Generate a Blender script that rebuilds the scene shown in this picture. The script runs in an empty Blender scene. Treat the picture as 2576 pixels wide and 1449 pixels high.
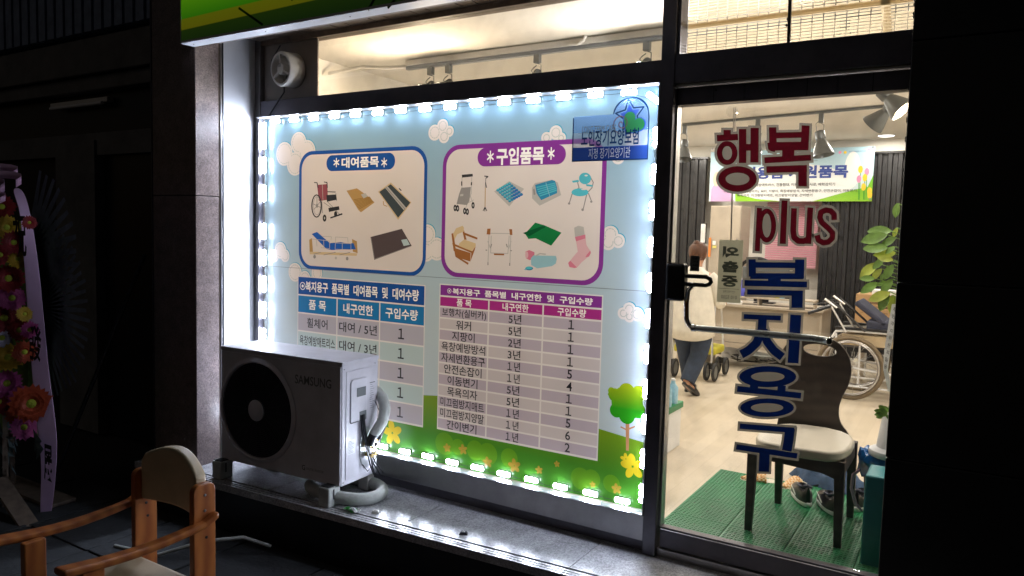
import bpy, bmesh, math, random
from mathutils import Vector, Matrix
from mathutils.geometry import delaunay_2d_cdt
random.seed(7)
sc = bpy.context.scene
col = sc.collection
PI = math.pi

# ------------------------------------------------------------------ camera
XA = Vector((0.84971003, -0.06061154, 0.52375481))   # world axes written in camera axes
YA = Vector((0.52660686, 0.04850084, -0.84872427))
ZA = Vector((0.02603993, 0.9969824, 0.0731301))
R = Matrix((XA, YA, ZA))
CAM = Vector((0, -3.302, 1.45))
cd = bpy.data.cameras.new('camera'); cam = bpy.data.objects.new('camera', cd); col.objects.link(cam)
cam.matrix_world = Matrix.Translation(CAM) @ R.to_4x4()
cd.sensor_width = 36; cd.lens = 36 * 1876 / 2576; cd.clip_start = .05; cd.clip_end = 300
sc.camera = cam

def pt(px, py, Y):
    """the point at depth Y (metres, facade plane = 0) that a picture position names"""
    r = R @ Vector((px - 1288, -(py - 724.5), -1876))
    return CAM + r * ((Y - CAM.y) / r.y)

# ------------------------------------------------------------------ world, night
w = bpy.data.worlds.new('World'); sc.world = w; w.use_nodes = True
nt = w.node_tree; bg = nt.nodes['Background']
sky = nt.nodes.new('ShaderNodeTexSky'); sky.sky_type = 'NISHITA'; sky.sun_disc = False
sky.sun_elevation = math.radians(-4.0); sky.sun_rotation = math.radians(200)
nt.links.new(sky.outputs[0], bg.inputs[0]); bg.inputs[1].default_value = 0.15
sun = bpy.data.lights.new('street_fill', 'SUN'); sun.energy = 0.042; sun.angle = math.radians(30); sun.color = (1, .86, .72)  # soft warm fill added for the street side, no visible source
so = bpy.data.objects.new('street_fill', sun); col.objects.link(so)
so.rotation_euler = (math.radians(52), 0, math.radians(-25))
sc.view_settings.view_transform = 'Standard'; sc.view_settings.look = 'None'
sc.view_settings.exposure = 0; sc.view_settings.gamma = 1; sc.view_settings.use_curve_mapping = False
sc.render.engine = 'CYCLES'
cy = sc.cycles
cy.use_denoising = True; cy.max_bounces = 8; cy.diffuse_bounces = 4; cy.glossy_bounces = 4
cy.transmission_bounces = 6; cy.transparent_max_bounces = 16; cy.sample_clamp_indirect = 4
cy.caustics_reflective = False; cy.caustics_refractive = False

# ------------------------------------------------------------------ materials
def mat(name, c, rough=.5, metal=0, noise=.12, scale=8, bump=0., bscale=None, emit=0, coat=0, spec=.5, speck=0):
    m = bpy.data.materials.new(name); m.use_nodes = True
    n = m.node_tree; b = n.nodes['Principled BSDF']
    b.inputs['Roughness'].default_value = rough; b.inputs['Metallic'].default_value = metal
    b.inputs['Coat Weight'].default_value = coat; b.inputs['Specular IOR Level'].default_value = spec
    tc = n.nodes.new('ShaderNodeTexCoord')
    c4 = (c[0], c[1], c[2], 1)
    if noise:
        t = n.nodes.new('ShaderNodeTexNoise'); t.inputs['Scale'].default_value = scale
        t.inputs['Detail'].default_value = 6; t.inputs['Roughness'].default_value = .65
        n.links.new(tc.outputs['Object'], t.inputs['Vector'])
        r = n.nodes.new('ShaderNodeMapRange'); r.inputs['From Min'].default_value = .3; r.inputs['From Max'].default_value = .7
        r.inputs['To Min'].default_value = 1 - noise; r.inputs['To Max'].default_value = 1 + noise
        n.links.new(t.outputs[0], r.inputs[0])
        v = n.nodes.new('ShaderNodeVectorMath'); v.operation = 'SCALE'; v.inputs[0].default_value = c[:3]
        n.links.new(r.outputs[0], v.inputs['Scale'])
        out = v.outputs[0]
        if speck:
            t2 = n.nodes.new('ShaderNodeTexVoronoi'); t2.inputs['Scale'].default_value = 160
            n.links.new(tc.outputs['Object'], t2.inputs['Vector'])
            rr = n.nodes.new('ShaderNodeMapRange'); rr.inputs['To Min'].default_value = 1 - speck; rr.inputs['To Max'].default_value = 1 + speck
            n.links.new(t2.outputs['Color'], rr.inputs[0])
            v2 = n.nodes.new('ShaderNodeVectorMath'); v2.operation = 'SCALE'
            n.links.new(out, v2.inputs[0]); n.links.new(rr.outputs[0], v2.inputs['Scale']); out = v2.outputs[0]
        n.links.new(out, b.inputs['Base Color'])
        rr = n.nodes.new('ShaderNodeMapRange'); rr.inputs['To Min'].default_value = max(0, rough * .8); rr.inputs['To Max'].default_value = min(1, rough * 1.25)
        n.links.new(t.outputs[0], rr.inputs[0]); n.links.new(rr.outputs[0], b.inputs['Roughness'])
    else:
        b.inputs['Base Color'].default_value = c4
    if bump:
        t = n.nodes.new('ShaderNodeTexNoise'); t.inputs['Scale'].default_value = bscale or scale * 4; t.inputs['Detail'].default_value = 5
        n.links.new(tc.outputs['Object'], t.inputs['Vector'])
        bp = n.nodes.new('ShaderNodeBump'); bp.inputs['Strength'].default_value = bump; bp.inputs['Distance'].default_value = .01
        n.links.new(t.outputs[0], bp.inputs['Height']); n.links.new(bp.outputs[0], b.inputs['Normal'])
    if emit:
        b.inputs['Emission Color'].default_value = c4; b.inputs['Emission Strength'].default_value = emit
    return m

def emitter(name, c, s):
    m = bpy.data.materials.new(name); m.use_nodes = True; n = m.node_tree
    n.nodes.clear(); o = n.nodes.new('ShaderNodeOutputMaterial'); e = n.nodes.new('ShaderNodeEmission')
    e.inputs[0].default_value = (*c, 1); e.inputs[1].default_value = s; n.links.new(e.outputs[0], o.inputs[0]); return m

def film(name, c, c2=None, z0=0, z1=1, k=.5, gl=.04):
    """printed translucent film: diffuse in front, translucent from behind"""
    m = bpy.data.materials.new(name); m.use_nodes = True; n = m.node_tree; n.nodes.clear()
    o = n.nodes.new('ShaderNodeOutputMaterial'); d = n.nodes.new('ShaderNodeBsdfDiffuse'); t = n.nodes.new('ShaderNodeBsdfTranslucent')
    g = n.nodes.new('ShaderNodeBsdfGlossy'); g.inputs['Roughness'].default_value = .25
    mx = n.nodes.new('ShaderNodeMixShader'); mx.inputs[0].default_value = k
    m2 = n.nodes.new('ShaderNodeMixShader'); m2.inputs[0].default_value = gl
    tex = n.nodes.new('ShaderNodeTexNoise'); tex.inputs['Scale'].default_value = 3
    ge = n.nodes.new('ShaderNodeNewGeometry'); n.links.new(ge.outputs['Position'], tex.inputs['Vector'])
    cr = n.nodes.new('ShaderNodeMix'); cr.data_type = 'RGBA'
    cr.inputs[6].default_value = (*c, 1); cr.inputs[7].default_value = (*(c2 or c), 1)
    s = n.nodes.new('ShaderNodeSeparateXYZ'); n.links.new(ge.outputs['Position'], s.inputs[0])
    r = n.nodes.new('ShaderNodeMapRange'); r.inputs[1].default_value = z0; r.inputs[2].default_value = z1
    n.links.new(s.outputs[2], r.inputs[0]); n.links.new(r.outputs[0], cr.inputs[0])
    vv = n.nodes.new('ShaderNodeVectorMath'); vv.operation = 'SCALE'
    r2 = n.nodes.new('ShaderNodeMapRange'); r2.inputs[3].default_value = .93; r2.inputs[4].default_value = 1.05
    n.links.new(tex.outputs[0], r2.inputs[0]); n.links.new(cr.outputs[2], vv.inputs[0]); n.links.new(r2.outputs[0], vv.inputs['Scale'])
    for q in (d, t): n.links.new(vv.outputs[0], q.inputs['Color'])
    n.links.new(d.outputs[0], mx.inputs[1]); n.links.new(t.outputs[0], mx.inputs[2])
    n.links.new(mx.outputs[0], m2.inputs[1]); n.links.new(g.outputs[0], m2.inputs[2]); n.links.new(m2.outputs[0], o.inputs[0])
    return m

def tint(name, c, k=.5):
    m = bpy.data.materials.new(name); m.use_nodes = True; n = m.node_tree; n.nodes.clear()
    o = n.nodes.new('ShaderNodeOutputMaterial'); d = n.nodes.new('ShaderNodeBsdfDiffuse'); t = n.nodes.new('ShaderNodeBsdfTransparent')
    d.inputs[0].default_value = (*c, 1); t.inputs[0].default_value = (*c, 1)
    mx = n.nodes.new('ShaderNodeMixShader'); mx.inputs[0].default_value = k
    n.links.new(t.outputs[0], mx.inputs[1]); n.links.new(d.outputs[0], mx.inputs[2]); n.links.new(mx.outputs[0], o.inputs[0]); return m

def glass_mat(name, dirt=.03, c=(1, 1, 1)):
    m = bpy.data.materials.new(name); m.use_nodes = True; n = m.node_tree; n.nodes.clear()
    o = n.nodes.new('ShaderNodeOutputMaterial'); t = n.nodes.new('ShaderNodeBsdfTransparent'); t.inputs[0].default_value = (*c, 1)
    g = n.nodes.new('ShaderNodeBsdfGlossy'); g.inputs['Roughness'].default_value = .02
    d = n.nodes.new('ShaderNodeBsdfDiffuse'); d.inputs[0].default_value = (.6, .6, .58, 1)
    lw = n.nodes.new('ShaderNodeLayerWeight'); lw.inputs[0].default_value = .5      # thin glass: same on both faces
    pw = n.nodes.new('ShaderNodeMath'); pw.operation = 'POWER'; pw.inputs[1].default_value = 5; n.links.new(lw.outputs['Facing'], pw.inputs[0])
    f = n.nodes.new('ShaderNodeMath'); f.operation = 'MULTIPLY_ADD'; f.inputs[1].default_value = .92; f.inputs[2].default_value = .05; n.links.new(pw.outputs[0], f.inputs[0])
    a = n.nodes.new('ShaderNodeMixShader'); b = n.nodes.new('ShaderNodeMixShader')
    tx = n.nodes.new('ShaderNodeTexNoise'); tx.inputs['Scale'].default_value = 9; tx.inputs['Detail'].default_value = 8
    ge = n.nodes.new('ShaderNodeNewGeometry'); n.links.new(ge.outputs['Position'], tx.inputs['Vector'])
    r = n.nodes.new('ShaderNodeMapRange'); r.inputs[1].default_value = .45; r.inputs[2].default_value = .8; r.inputs[4].default_value = dirt * 3
    n.links.new(tx.outputs[0], r.inputs[0])
    n.links.new(r.outputs[0], a.inputs[0]); n.links.new(t.outputs[0], a.inputs[1]); n.links.new(d.outputs[0], a.inputs[2])
    n.links.new(f.outputs[0], b.inputs[0]); n.links.new(a.outputs[0], b.inputs[1]); n.links.new(g.outputs[0], b.inputs[2])
    n.links.new(b.outputs[0], o.inputs[0]); return m

def wave_mat(name, c, c2, scale=30, rough=.5, axis='X', distort=3):
    m = mat(name, c, rough, noise=0); n = m.node_tree; b = n.nodes['Principled BSDF']
    tc = n.nodes.new('ShaderNodeTexCoord'); wv = n.nodes.new('ShaderNodeTexWave'); wv.bands_direction = axis
    wv.inputs['Scale'].default_value = scale; wv.inputs['Distortion'].default_value = distort; wv.inputs['Detail'].default_value = 3
    n.links.new(tc.outputs['Object'], wv.inputs['Vector'])
    mx = n.nodes.new('ShaderNodeMix'); mx.data_type = 'RGBA'; mx.inputs[6].default_value = (*c, 1); mx.inputs[7].default_value = (*c2, 1)
    n.links.new(wv.outputs[0], mx.inputs[0]); n.links.new(mx.outputs[2], b.inputs['Base Color']); return m

M = dict(
    granite=mat('granite', (.42, .415, .43), .25, noise=.3, scale=7, speck=.4, bump=.05, bscale=60, spec=.95),
    granite_pink=mat('granite_pink', (.19, .145, .135), .3, noise=.25, scale=14, speck=.45, bump=.1, bscale=90),
    chrome_bright=mat('brightened_chrome', (.72, .76, .74), .28, .45, noise=.05),  # paler, duller copy of the chrome, the bar's bright reflections put into the colour
    stone_dark=mat('stone_dark', (.012, .012, .016), .3, noise=.3, scale=10),
    stone_black=mat('stone_black', (.006, .006, .007), .45, noise=.4, scale=6),
    pave=mat('paving', (.03, .032, .035), .85, noise=.35, scale=7, bump=.35, bscale=40),
    road=mat('dirt_joint', (.03, .03, .032), .95, noise=.3, scale=20, bump=.3),
    concrete=mat('concrete', (.16, .155, .15), .85, noise=.3, scale=4, bump=.3),
    steel=mat('steel', (.33, .32, .33), .3, 1, noise=.18, scale=5),
    bronze=mat('dark_frame', (.10, .095, .115), .4, .6, noise=.25, scale=5),
    alu=mat('aluminium', (.72, .72, .74), .32, .9, noise=.1),
    chrome=mat('chrome', (.85, .86, .86), .07, 1, noise=.03),
    white=mat('white_paint', (.74, .75, .78), .4, noise=.05, scale=3),
    whiteplastic=mat('white_plastic', (.72, .69, .64), .4, noise=.08, scale=6),
    cream=mat('cream_plastic', (.60, .58, .62), .38, noise=.16, scale=4, coat=.1),
    wire=mat('grille_wire_grey', (.07, .07, .085), .35, noise=.2),
    black=mat('black_plastic', (.012, .012, .016), .3, noise=.2),
    rubber=mat('rubber', (.02, .02, .022), .7, noise=.2),
    board=mat('grey_board', (.23, .2, .18), .7, noise=.15, scale=6),
    brownstrip=mat('brown_strip', (.16, .12, .09), .6, noise=.35, scale=18),
    wall=mat('wall_paint', (.78, .75, .69), .8, noise=.04, scale=2),
    ceil=mat('ceiling_paint', (.80, .76, .70), .85, noise=.04, scale=2),
    corr=mat('corrugated_black', (.03, .03, .033), .28, .35, noise=.3, scale=9),
    beige=mat('beige_laminate', (.42, .36, .29), .5, noise=.08, scale=3),
    wood=wave_mat('orange_wood', (.42, .14, .035), (.27, .075, .02), 5, .32, 'Y', 5),
    darkwood=wave_mat('dark_wood', (.055, .04, .034), (.036, .026, .023), 5, .45, 'Z', 6),
    vinyl=mat('beige_vinyl', (.48, .38, .25), .42, noise=.1, scale=12, bump=.08, bscale=200),
    cushion=mat('white_cushion', (.66, .61, .52), .4, noise=.06, scale=6),
    floorv=mat('vinyl_floor', (.62, .54, .43), .3, noise=.07, scale=2),
    green=mat('green_mat', (.02, .21, .085), .42, noise=.2, scale=5),
    greend=mat('green_mat_dark', (.004, .03, .014), .7, noise=.1),
    teal=mat('teal_plastic', (.015, .22, .27), .35, noise=.1),
    bluebag=mat('blue_bag', (.01, .12, .38), .22, noise=.3, scale=20, bump=.5, bscale=30),
    card=mat('cardboard', (.44, .27, .13), .75, noise=.1, scale=7),
    denimd=mat('dark_denim', (.028, .042, .075), .85, noise=.3, scale=25, bump=.3, bscale=120),
    denim=mat('denim', (.045, .085, .17), .85, noise=.35, scale=30, bump=.3, bscale=160),
    cloth=mat('cream_blouse', (.78, .74, .66), .85, noise=.08, scale=14, bump=.6, bscale=16),
    skin=mat('skin', (.52, .28, .18), .5, noise=.08),
    hair=mat('hair', (.10, .04, .02), .55, noise=.4, scale=40, bump=.5, bscale=80),
    leaf=mat('leaf', (.20, .34, .08), .35, noise=.35, scale=20),
    leaf2=mat('yellow_leaf', (.42, .48, .08), .35, noise=.3, scale=15),
    fan=mat('palm_fan', (.20, .25, .36), .6, noise=.3, scale=12),
    purple=mat('purple_ribbon', (.74, .50, .76), .45, noise=.08, scale=5),
    pinkr=mat('pink_ribbon', (.62, .36, .56), .45, noise=.15, scale=12),
    ink=mat('ink', (.01, .01, .015), .6, noise=0),
    inkgrey=mat('grey_ink', (.13, .14, .14), .6, noise=0),
    red=mat('red_petals', (.20, .006, .01), .6, noise=.3, scale=30),
    orange=mat('orange_petals', (.36, .05, .015), .6, noise=.3, scale=30),
    yellow=mat('yellow_petals', (.42, .26, .012), .6, noise=.25, scale=30),
    pink=mat('pink_petals', (.36, .05, .2), .6, noise=.25, scale=30),
    lilac=mat('lilac_petals', (.55, .5, .65), .6, noise=.2, scale=30),
    core=mat('flower_core', (.35, .4, .03), .8, noise=.3, scale=60),
    fern=mat('fern_leaves', (.10, .15, .16), .6, noise=.3, scale=20),
    navy=mat('navy_fabric', (.035, .04, .07), .8, noise=.15, scale=20),
    tyre=mat('grey_tyre', (.17, .13, .085), .7, noise=.2, scale=20),
    pinkblind=mat('pink_blind', (.62, .30, .36), .6, noise=.05),
    brass=mat('brass', (.7, .5, .2), .25, 1, noise=.1),
    foam=mat('grey_foam', (.42, .43, .40), .65, noise=.25, scale=9, bump=.4, bscale=45),
    spot=mat('spot_grey', (.16, .17, .175), .35, .5, noise=.1),
    glass=glass_mat('window_glass', .02), glassd=glass_mat('door_glass', .03),
    led=emitter('led_light', (.74, .82, 1.0), 220), down=emitter('downlight_glow', (1, .97, .9), 9),
    warm=emitter('warm_bulb', (1, .72, .38), 45), cool=emitter('white_bulb', (1, .95, .85), 45),
)
# pale plank lines on the vinyl floor
def plank(m):
    n = m.node_tree; b = n.nodes['Principled BSDF']
    src = b.inputs['Base Color'].links[0].from_socket
    tc = n.nodes.new('ShaderNodeTexCoord'); mp = n.nodes.new('ShaderNodeMapping'); mp.inputs['Rotation'].default_value = (0, 0, math.radians(90))
    br = n.nodes.new('ShaderNodeTexBrick'); br.inputs['Scale'].default_value = 1; br.inputs['Brick Width'].default_value = .9; br.inputs['Row Height'].default_value = .1
    br.inputs['Mortar Size'].default_value = .0012; br.inputs['Color1'].default_value = (1, 1, 1, 1); br.inputs['Color2'].default_value = (.93, .92, .9, 1); br.inputs['Mortar'].default_value = (.75, .72, .68, 1)
    n.links.new(tc.outputs['Object'], mp.inputs[0]); n.links.new(mp.outputs[0], br.inputs['Vector'])
    v = n.nodes.new('ShaderNodeVectorMath'); v.operation = 'MULTIPLY'; n.links.new(src, v.inputs[0]); n.links.new(br.outputs[0], v.inputs[1]); n.links.new(v.outputs[0], b.inputs['Base Color'])
plank(M['floorv'])

# ------------------------------------------------------------------ mesh builder and objects
class MB:
    def __init__(s): s.v = []; s.f = []; s.m = []
    def add(s, vs, fs, mi=0):
        o = len(s.v); s.v += [tuple(v) for v in vs]; s.f += [[i + o for i in f] for f in fs]; s.m += [mi] * len(fs); return s
    def box(s, x0, x1, y0, y1, z0, z1, mi=0):
        return s.add([(x, y, z) for x in (x0, x1) for y in (y0, y1) for z in (z0, z1)],
                     [(0, 1, 3, 2), (4, 6, 7, 5), (0, 4, 5, 1), (2, 3, 7, 6), (0, 2, 6, 4), (1, 5, 7, 3)], mi)
    def bar(s, a, b, w, h, mi=0, up=(0, 0, 1)):
        a, b = Vector(a), Vector(b); d = (b - a).normalized(); u = Vector(up)
        sd = d.cross(u).normalized() if d.cross(u).length > 1e-4 else Vector((1, 0, 0)); u = sd.cross(d)
        vs = [p + sd * (i * w / 2) + u * (j * h / 2) for p in (a, b) for i in (-1, 1) for j in (-1, 1)]
        return s.add(vs, [(0, 1, 3, 2), (4, 6, 7, 5), (0, 4, 5, 1), (2, 3, 7, 6), (0, 2, 6, 4), (1, 5, 7, 3)], mi)
    def tube(s, pts, r, n=10, mi=0, cap=True, closed=False):
        pts = [Vector(p) for p in pts]; rs = r if isinstance(r, (list, tuple)) else [r] * len(pts); o = len(s.v); k = len(pts)
        ref = None
        for i, p in enumerate(pts):
            if closed: d = (pts[(i + 1) % k] - pts[i - 1]).normalized()
            else: d = (pts[min(i + 1, k - 1)] - pts[max(i - 1, 0)]).normalized()
            if ref is None: ref = Vector((0, 0, 1)) if abs(d.z) < .9 else Vector((1, 0, 0))
            a = d.cross(ref).normalized(); b = a.cross(d).normalized(); ref = b
            for j in range(n):
                t = 2 * PI * j / n; s.v.append(tuple(p + (a * math.cos(t) + b * math.sin(t)) * rs[i]))
        for i in range(k if closed else k - 1):
            for j in range(n):
                q = (i + 1) % k
                s.f.append([o + i * n + j, o + i * n + (j + 1) % n, o + q * n + (j + 1) % n, o + q * n + j]); s.m.append(mi)
        if cap and not closed:
            s.f.append([o + j for j in range(n)][::-1]); s.f.append([o + (k - 1) * n + j for j in range(n)]); s.m += [mi, mi]
        return s
    def lathe(s, c, prof, n=24, axis='Z', mi=0, sx=1, sy=1, rot=None):
        """prof = [(radius, along axis)]"""
        o = len(s.v); c = Vector(c)
        for r, h in prof:
            for j in range(n):
                t = 2 * PI * j / n; a, b = r * math.cos(t) * sx, r * math.sin(t) * sy
                p = Vector({'Z': (a, b, h), 'Y': (a, h, b), 'X': (h, a, b)}[axis])
                if rot is not None: p = rot @ p
                s.v.append(tuple(c + p))
        for i in range(len(prof) - 1):
            for j in range(n):
                s.f.append([o + i * n + j, o + i * n + (j + 1) % n, o + (i + 1) * n + (j + 1) % n, o + (i + 1) * n + j]); s.m.append(mi)
        s.f.append([o + j for j in range(n)]); s.f.append([o + (len(prof) - 1) * n + j for j in range(n)]); s.m += [mi, mi]
        return s
    def ring(s, c, R_, r, n=32, k=8, axis='Y', mi=0, rot=None):
        c = Vector(c); pts = []
        for i in range(n):
            t = 2 * PI * i / n; a, b = R_ * math.cos(t), R_ * math.sin(t)
            p = Vector({'Y': (a, 0, b), 'Z': (a, b, 0), 'X': (0, a, b)}[axis])
            if rot is not None: p = rot @ p
            pts.append(c + p)
        return s.tube(pts, r, k, mi, closed=True)
    def prism(s, poly, y0, y1, mi=0, f=None):
        """poly in x,z extruded along y; f maps (x,y,z) to a point"""
        n = len(poly); f = f or (lambda x, y, z: (x, y, z))
        vs = [f(x, y0, z) for x, z in poly] + [f(x, y1, z) for x, z in poly]
        fs = [list(range(n)), list(range(n, 2 * n))[::-1]] + [[i, (i + 1) % n, n + (i + 1) % n, n + i] for i in range(n)]
        return s.add(vs, fs, mi)
    def loft(s, rings, n=20, mi=0):
        o = len(s.v)
        for c, rx, ry in rings:
            for j in range(n):
                t = 2 * PI * j / n; s.v.append((c[0] + rx * math.cos(t), c[1] + ry * math.sin(t), c[2]))
        for i in range(len(rings) - 1):
            for j in range(n):
                s.f.append([o + i * n + j, o + i * n + (j + 1) % n, o + (i + 1) * n + (j + 1) % n, o + (i + 1) * n + j]); s.m.append(mi)
        s.f.append([o + j for j in range(n)]); s.f.append([o + (len(rings) - 1) * n + j for j in range(n)]); s.m += [mi, mi]
        return s
    def build(s, name, mats, parent=None, local=False, smooth=False, bevel=0, sub=0, seg=2):
        if not isinstance(mats, (list, tuple)): mats = [mats]
        off = Vector((0, 0, 0))
        if parent is not None and not local: off = parent.get('_w') and Vector(parent['_w']) or Vector((0, 0, 0))
        me = bpy.data.meshes.new(name)
        me.from_pydata([(v[0] - off.x, v[1] - off.y, v[2] - off.z) for v in s.v], [], s.f); me.update()
        for m in mats: me.materials.append(M[m] if isinstance(m, str) else m)
        me.polygons.foreach_set('material_index', s.m)
        bm = bmesh.new(); bm.from_mesh(me); bmesh.ops.recalc_face_normals(bm, faces=bm.faces); bm.to_mesh(me); bm.free()
        if smooth:
            me.polygons.foreach_set('use_smooth', [True] * len(me.polygons))
            if hasattr(me, 'set_sharp_from_angle'): me.set_sharp_from_angle(angle=math.radians(40))
        ob = bpy.data.objects.new(name, me); col.objects.link(ob)
        if parent is not None:
            ob.parent = parent; ob['_w'] = tuple(off)
        if bevel:
            b = ob.modifiers.new('bevel', 'BEVEL'); b.width = bevel; b.segments = seg; b.limit_method = 'ANGLE'; b.angle_limit = math.radians(35)
        if sub:
            b = ob.modifiers.new('sub', 'SUBSURF'); b.levels = sub; b.render_levels = sub
        return ob

def tag(o, label=None, cat=None, group=None, kind=None):
    if label: o['label'] = label
    if cat: o['category'] = cat
    if group: o['group'] = group
    if kind: o['kind'] = kind
    return o
def thing(name, label, cat, loc=(0, 0, 0), rz=0, group=None):
    o = bpy.data.objects.new(name, None); col.objects.link(o); o.empty_display_size = .1
    o.location = loc; o.rotation_euler = (0, 0, rz); o['_w'] = tuple(loc)
    return tag(o, label, cat, group)
def copy_tree(o, parent=None):
    c = o.copy(); col.objects.link(c); c.parent = parent
    for ch in o.children: copy_tree(ch, c)
    return c

# ------------------------------------------------------------------ flat print: shapes in the plane, merged into one sheet
def text_tris(body, X0, X1, zc, h, bold=0, mirror=False, keep=False, rot=0):
    cu = bpy.data.curves.new('tmp', 'FONT'); cu.body = body; cu.resolution_u = 3; cu.offset = bold
    ob = bpy.data.objects.new('tmp', cu); col.objects.link(ob)
    bpy.context.view_layer.update()
    dg = bpy.context.evaluated_depsgraph_get(); me = ob.evaluated_get(dg).to_mesh()
    vs = [(v.co.x, v.co.y) for v in me.vertices]; fs = [list(p.vertices) for p in me.polygons]
    bpy.data.objects.remove(ob); bpy.data.curves.remove(cu)
    if not vs: return []
    if rot:
        c_, s_ = math.cos(rot), math.sin(rot); vs = [(x * c_ - y * s_, x * s_ + y * c_) for x, y in vs]
    xs = [v[0] for v in vs]; ys = [v[1] for v in vs]; a, b, c, d = min(xs), max(xs), min(ys), max(ys)
    sx = (X1 - X0) / (b - a); sy = h / (d - c)
    if keep: sx = sy; xm = (X0 + X1) / 2; X0 = xm - (b - a) * sx / 2
    out = [((x - a) * sx + X0, (y - (c + d) / 2) * sy + zc) for x, y in vs]
    if mirror: xm = X0 + (b - a) * sx / 2; out = [(2 * xm - x, z) for x, z in out]
    return [[out[i] for i in f] for f in fs]

def sheet(name, shapes, y, parent=None, local=False, f=None):
    """shapes = [(material, [polygons of (x, z)])], later ones lie on top; the result is one sheet without overlaps"""
    mats = []; vs = []; fs = []; own = []
    for m, polys in shapes:
        if m not in mats: mats.append(m)
        for p in polys:
            ar = sum(p[i - 1][0] * p[i][1] - p[i][0] * p[i - 1][1] for i in range(len(p)))
            if abs(ar) < 4e-8: continue
            if sum(p[i - 1][0] * p[i][1] - p[i][0] * p[i - 1][1] for i in range(len(p))) < 0: p = p[::-1]
            o = len(vs); vs += [Vector(q) for q in p]; fs.append(list(range(o, o + len(p)))); own.append(mats.index(m))
    V, E, F, _, _, OF = delaunay_2d_cdt(vs, [], fs, 1, 1e-6)
    mb = MB(); f = f or (lambda x, z: (x, y, z))
    mb.v = [f(v.x, v.y) for v in V]
    for t, of in zip(F, OF):
        if of: mb.f.append(list(t)); mb.m.append(own[max(of)])
    return mb.build(name, mats, parent, local)

def plain(name, polys, y, m, parent, f=None):
    mb = MB(); lo = f is not None; f = f or (lambda x, z: (x, y, z))
    for p in polys: mb.add([f(*q) for q in p], [list(range(len(p)))])
    return mb.build(name, m, parent, local=lo)

def rrect(x0, x1, z0, z1, r, n=6):
    out = []
    for cx, cz, a in ((x1 - r, z1 - r, 0), (x0 + r, z1 - r, 1), (x0 + r, z0 + r, 2), (x1 - r, z0 + r, 3)):
        for i in range(n + 1):
            t = (a + i / n) * PI / 2; out.append((cx + r * math.cos(t), cz + r * math.sin(t)))
    return out
def ell(cx, cz, rx, rz, n=24, a0=0, rot=0):
    o = []
    for i in range(n):
        t = 2 * PI * i / n + a0; x, z = rx * math.cos(t), rz * math.sin(t)
        o.append((cx + x * math.cos(rot) - z * math.sin(rot), cz + x * math.sin(rot) + z * math.cos(rot)))
    return o
def annulus(cx, cz, ax, az, bx, bz, n=28):
    o, i_ = ell(cx, cz, ax, az, n), ell(cx, cz, bx, bz, n)
    return [[o[i], o[(i + 1) % n], i_[(i + 1) % n], i_[i]] for i in range(n)]
def strokes(pts, w_, g=0, ext=0):
    """a bent stroke as one quad per stretch with round joints; g widens it all round"""
    out = []; n = len(pts)
    for i in range(n - 1):
        (ax, az), (bx, bz) = pts[i], pts[i + 1]; L = math.hypot(bx - ax, bz - az) or 1; dx, dz = (bx - ax) / L, (bz - az) / L
        e0 = ext + g if i == 0 else 0; e1 = ext + g if i == n - 2 else 0; h = w_ / 2 + g
        ax -= dx * e0; az -= dz * e0; bx += dx * e1; bz += dz * e1
        out.append([(ax - dz * h, az + dx * h), (bx - dz * h, bz + dx * h), (bx + dz * h, bz - dx * h), (ax + dz * h, az - dx * h)])
    for p in pts[1:-1]: out.append(ell(p[0], p[1], w_ / 2 + g, w_ / 2 + g, 12))
    return out

# ================================================================== SETTING
def struct(name, mb, m, **k):
    o = mb.build(name, m, **k); o['kind'] = 'structure'; return o
GZ = -.32                                                 # pavement level; shop floor is 0
struct('street_ground', MB().box(-30, 30, -30, 40, GZ - .3, GZ - .03), 'road')
pav = struct('pavement', MB().box(-12, 5, -9, -.3, GZ - .031, GZ - .012), 'road')
slab = {}
rnd = random.Random(3)
k = 0
for i in range(-9, 5):
    for j in range(6):
        x0, y1 = -.59 + i * .6 - 1.0, -1.02 + .46 - j * .6
        if x0 < -6.4 or x0 > 1: continue
        dx = rnd.uniform(-.004, .004); e = .007
        me = MB().box(x0 + e, x0 + .6 - e, y1 - .6 + e, y1 - e, GZ - .012, GZ + rnd.uniform(-.003, .003))
        me.build('paving_slab', 'pave', pav, bevel=.006)
floor = struct('floor', MB().box(-4.2, .9, .04, 7.4, -.1, 0), 'floorv')
ceil = struct('ceiling', MB().box(-4.2, .9, .05, 7.2, 2.70, 2.8), 'ceil')
bw = MB().box(-4.2, .9, 7.1, 7.2, 0, 2.7).box(-4.2, .9, 6.8, 7.1, 2.53, 2.7)
struct('wall_back', bw, 'wall')
struct('wall_left', MB().box(-4.3, -4.2, .05, 7.2, 0, 2.7), 'wall')
struct('wall_right', MB().box(.9, 1.0, .05, 7.2, 0, 2.7), 'wall')

# ---- the shop's own front: stone, soffit, reveal
shop = thing('shop_building', 'street front of the lit care goods shop with granite sill and white painted reveal', 'building', (-1.6, 0, 0))
MB().box(-4.3, -4.012, -.14, .05, -.04, 3.4).box(-4.3, -4.2, .05, .3, -.04, 3.4).build('wall', 'concrete', shop)
MB().box(-4.3, 1.0, -.02, .1, 2.76, 4.2).build('wall', 'concrete', shop)
MB().box(-4.012, -4.0, -.2715, .0, -.04, 2.64).build('reveal_panel', 'white', shop)
# loose caulk crack where the reveal meets the frame
MB().box(-4.29, .9, -.469, .0, 2.65, 2.68).build('soffit', 'board', shop)
s = MB()
for i in range(27):
    x = -3.96 + i * .1; s.box(x, x + .096, -.22, -.012, 2.628 + (i % 3) * .0015, 2.648)
s.build('soffit_strip', 'brownstrip', shop, bevel=.002)
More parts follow.
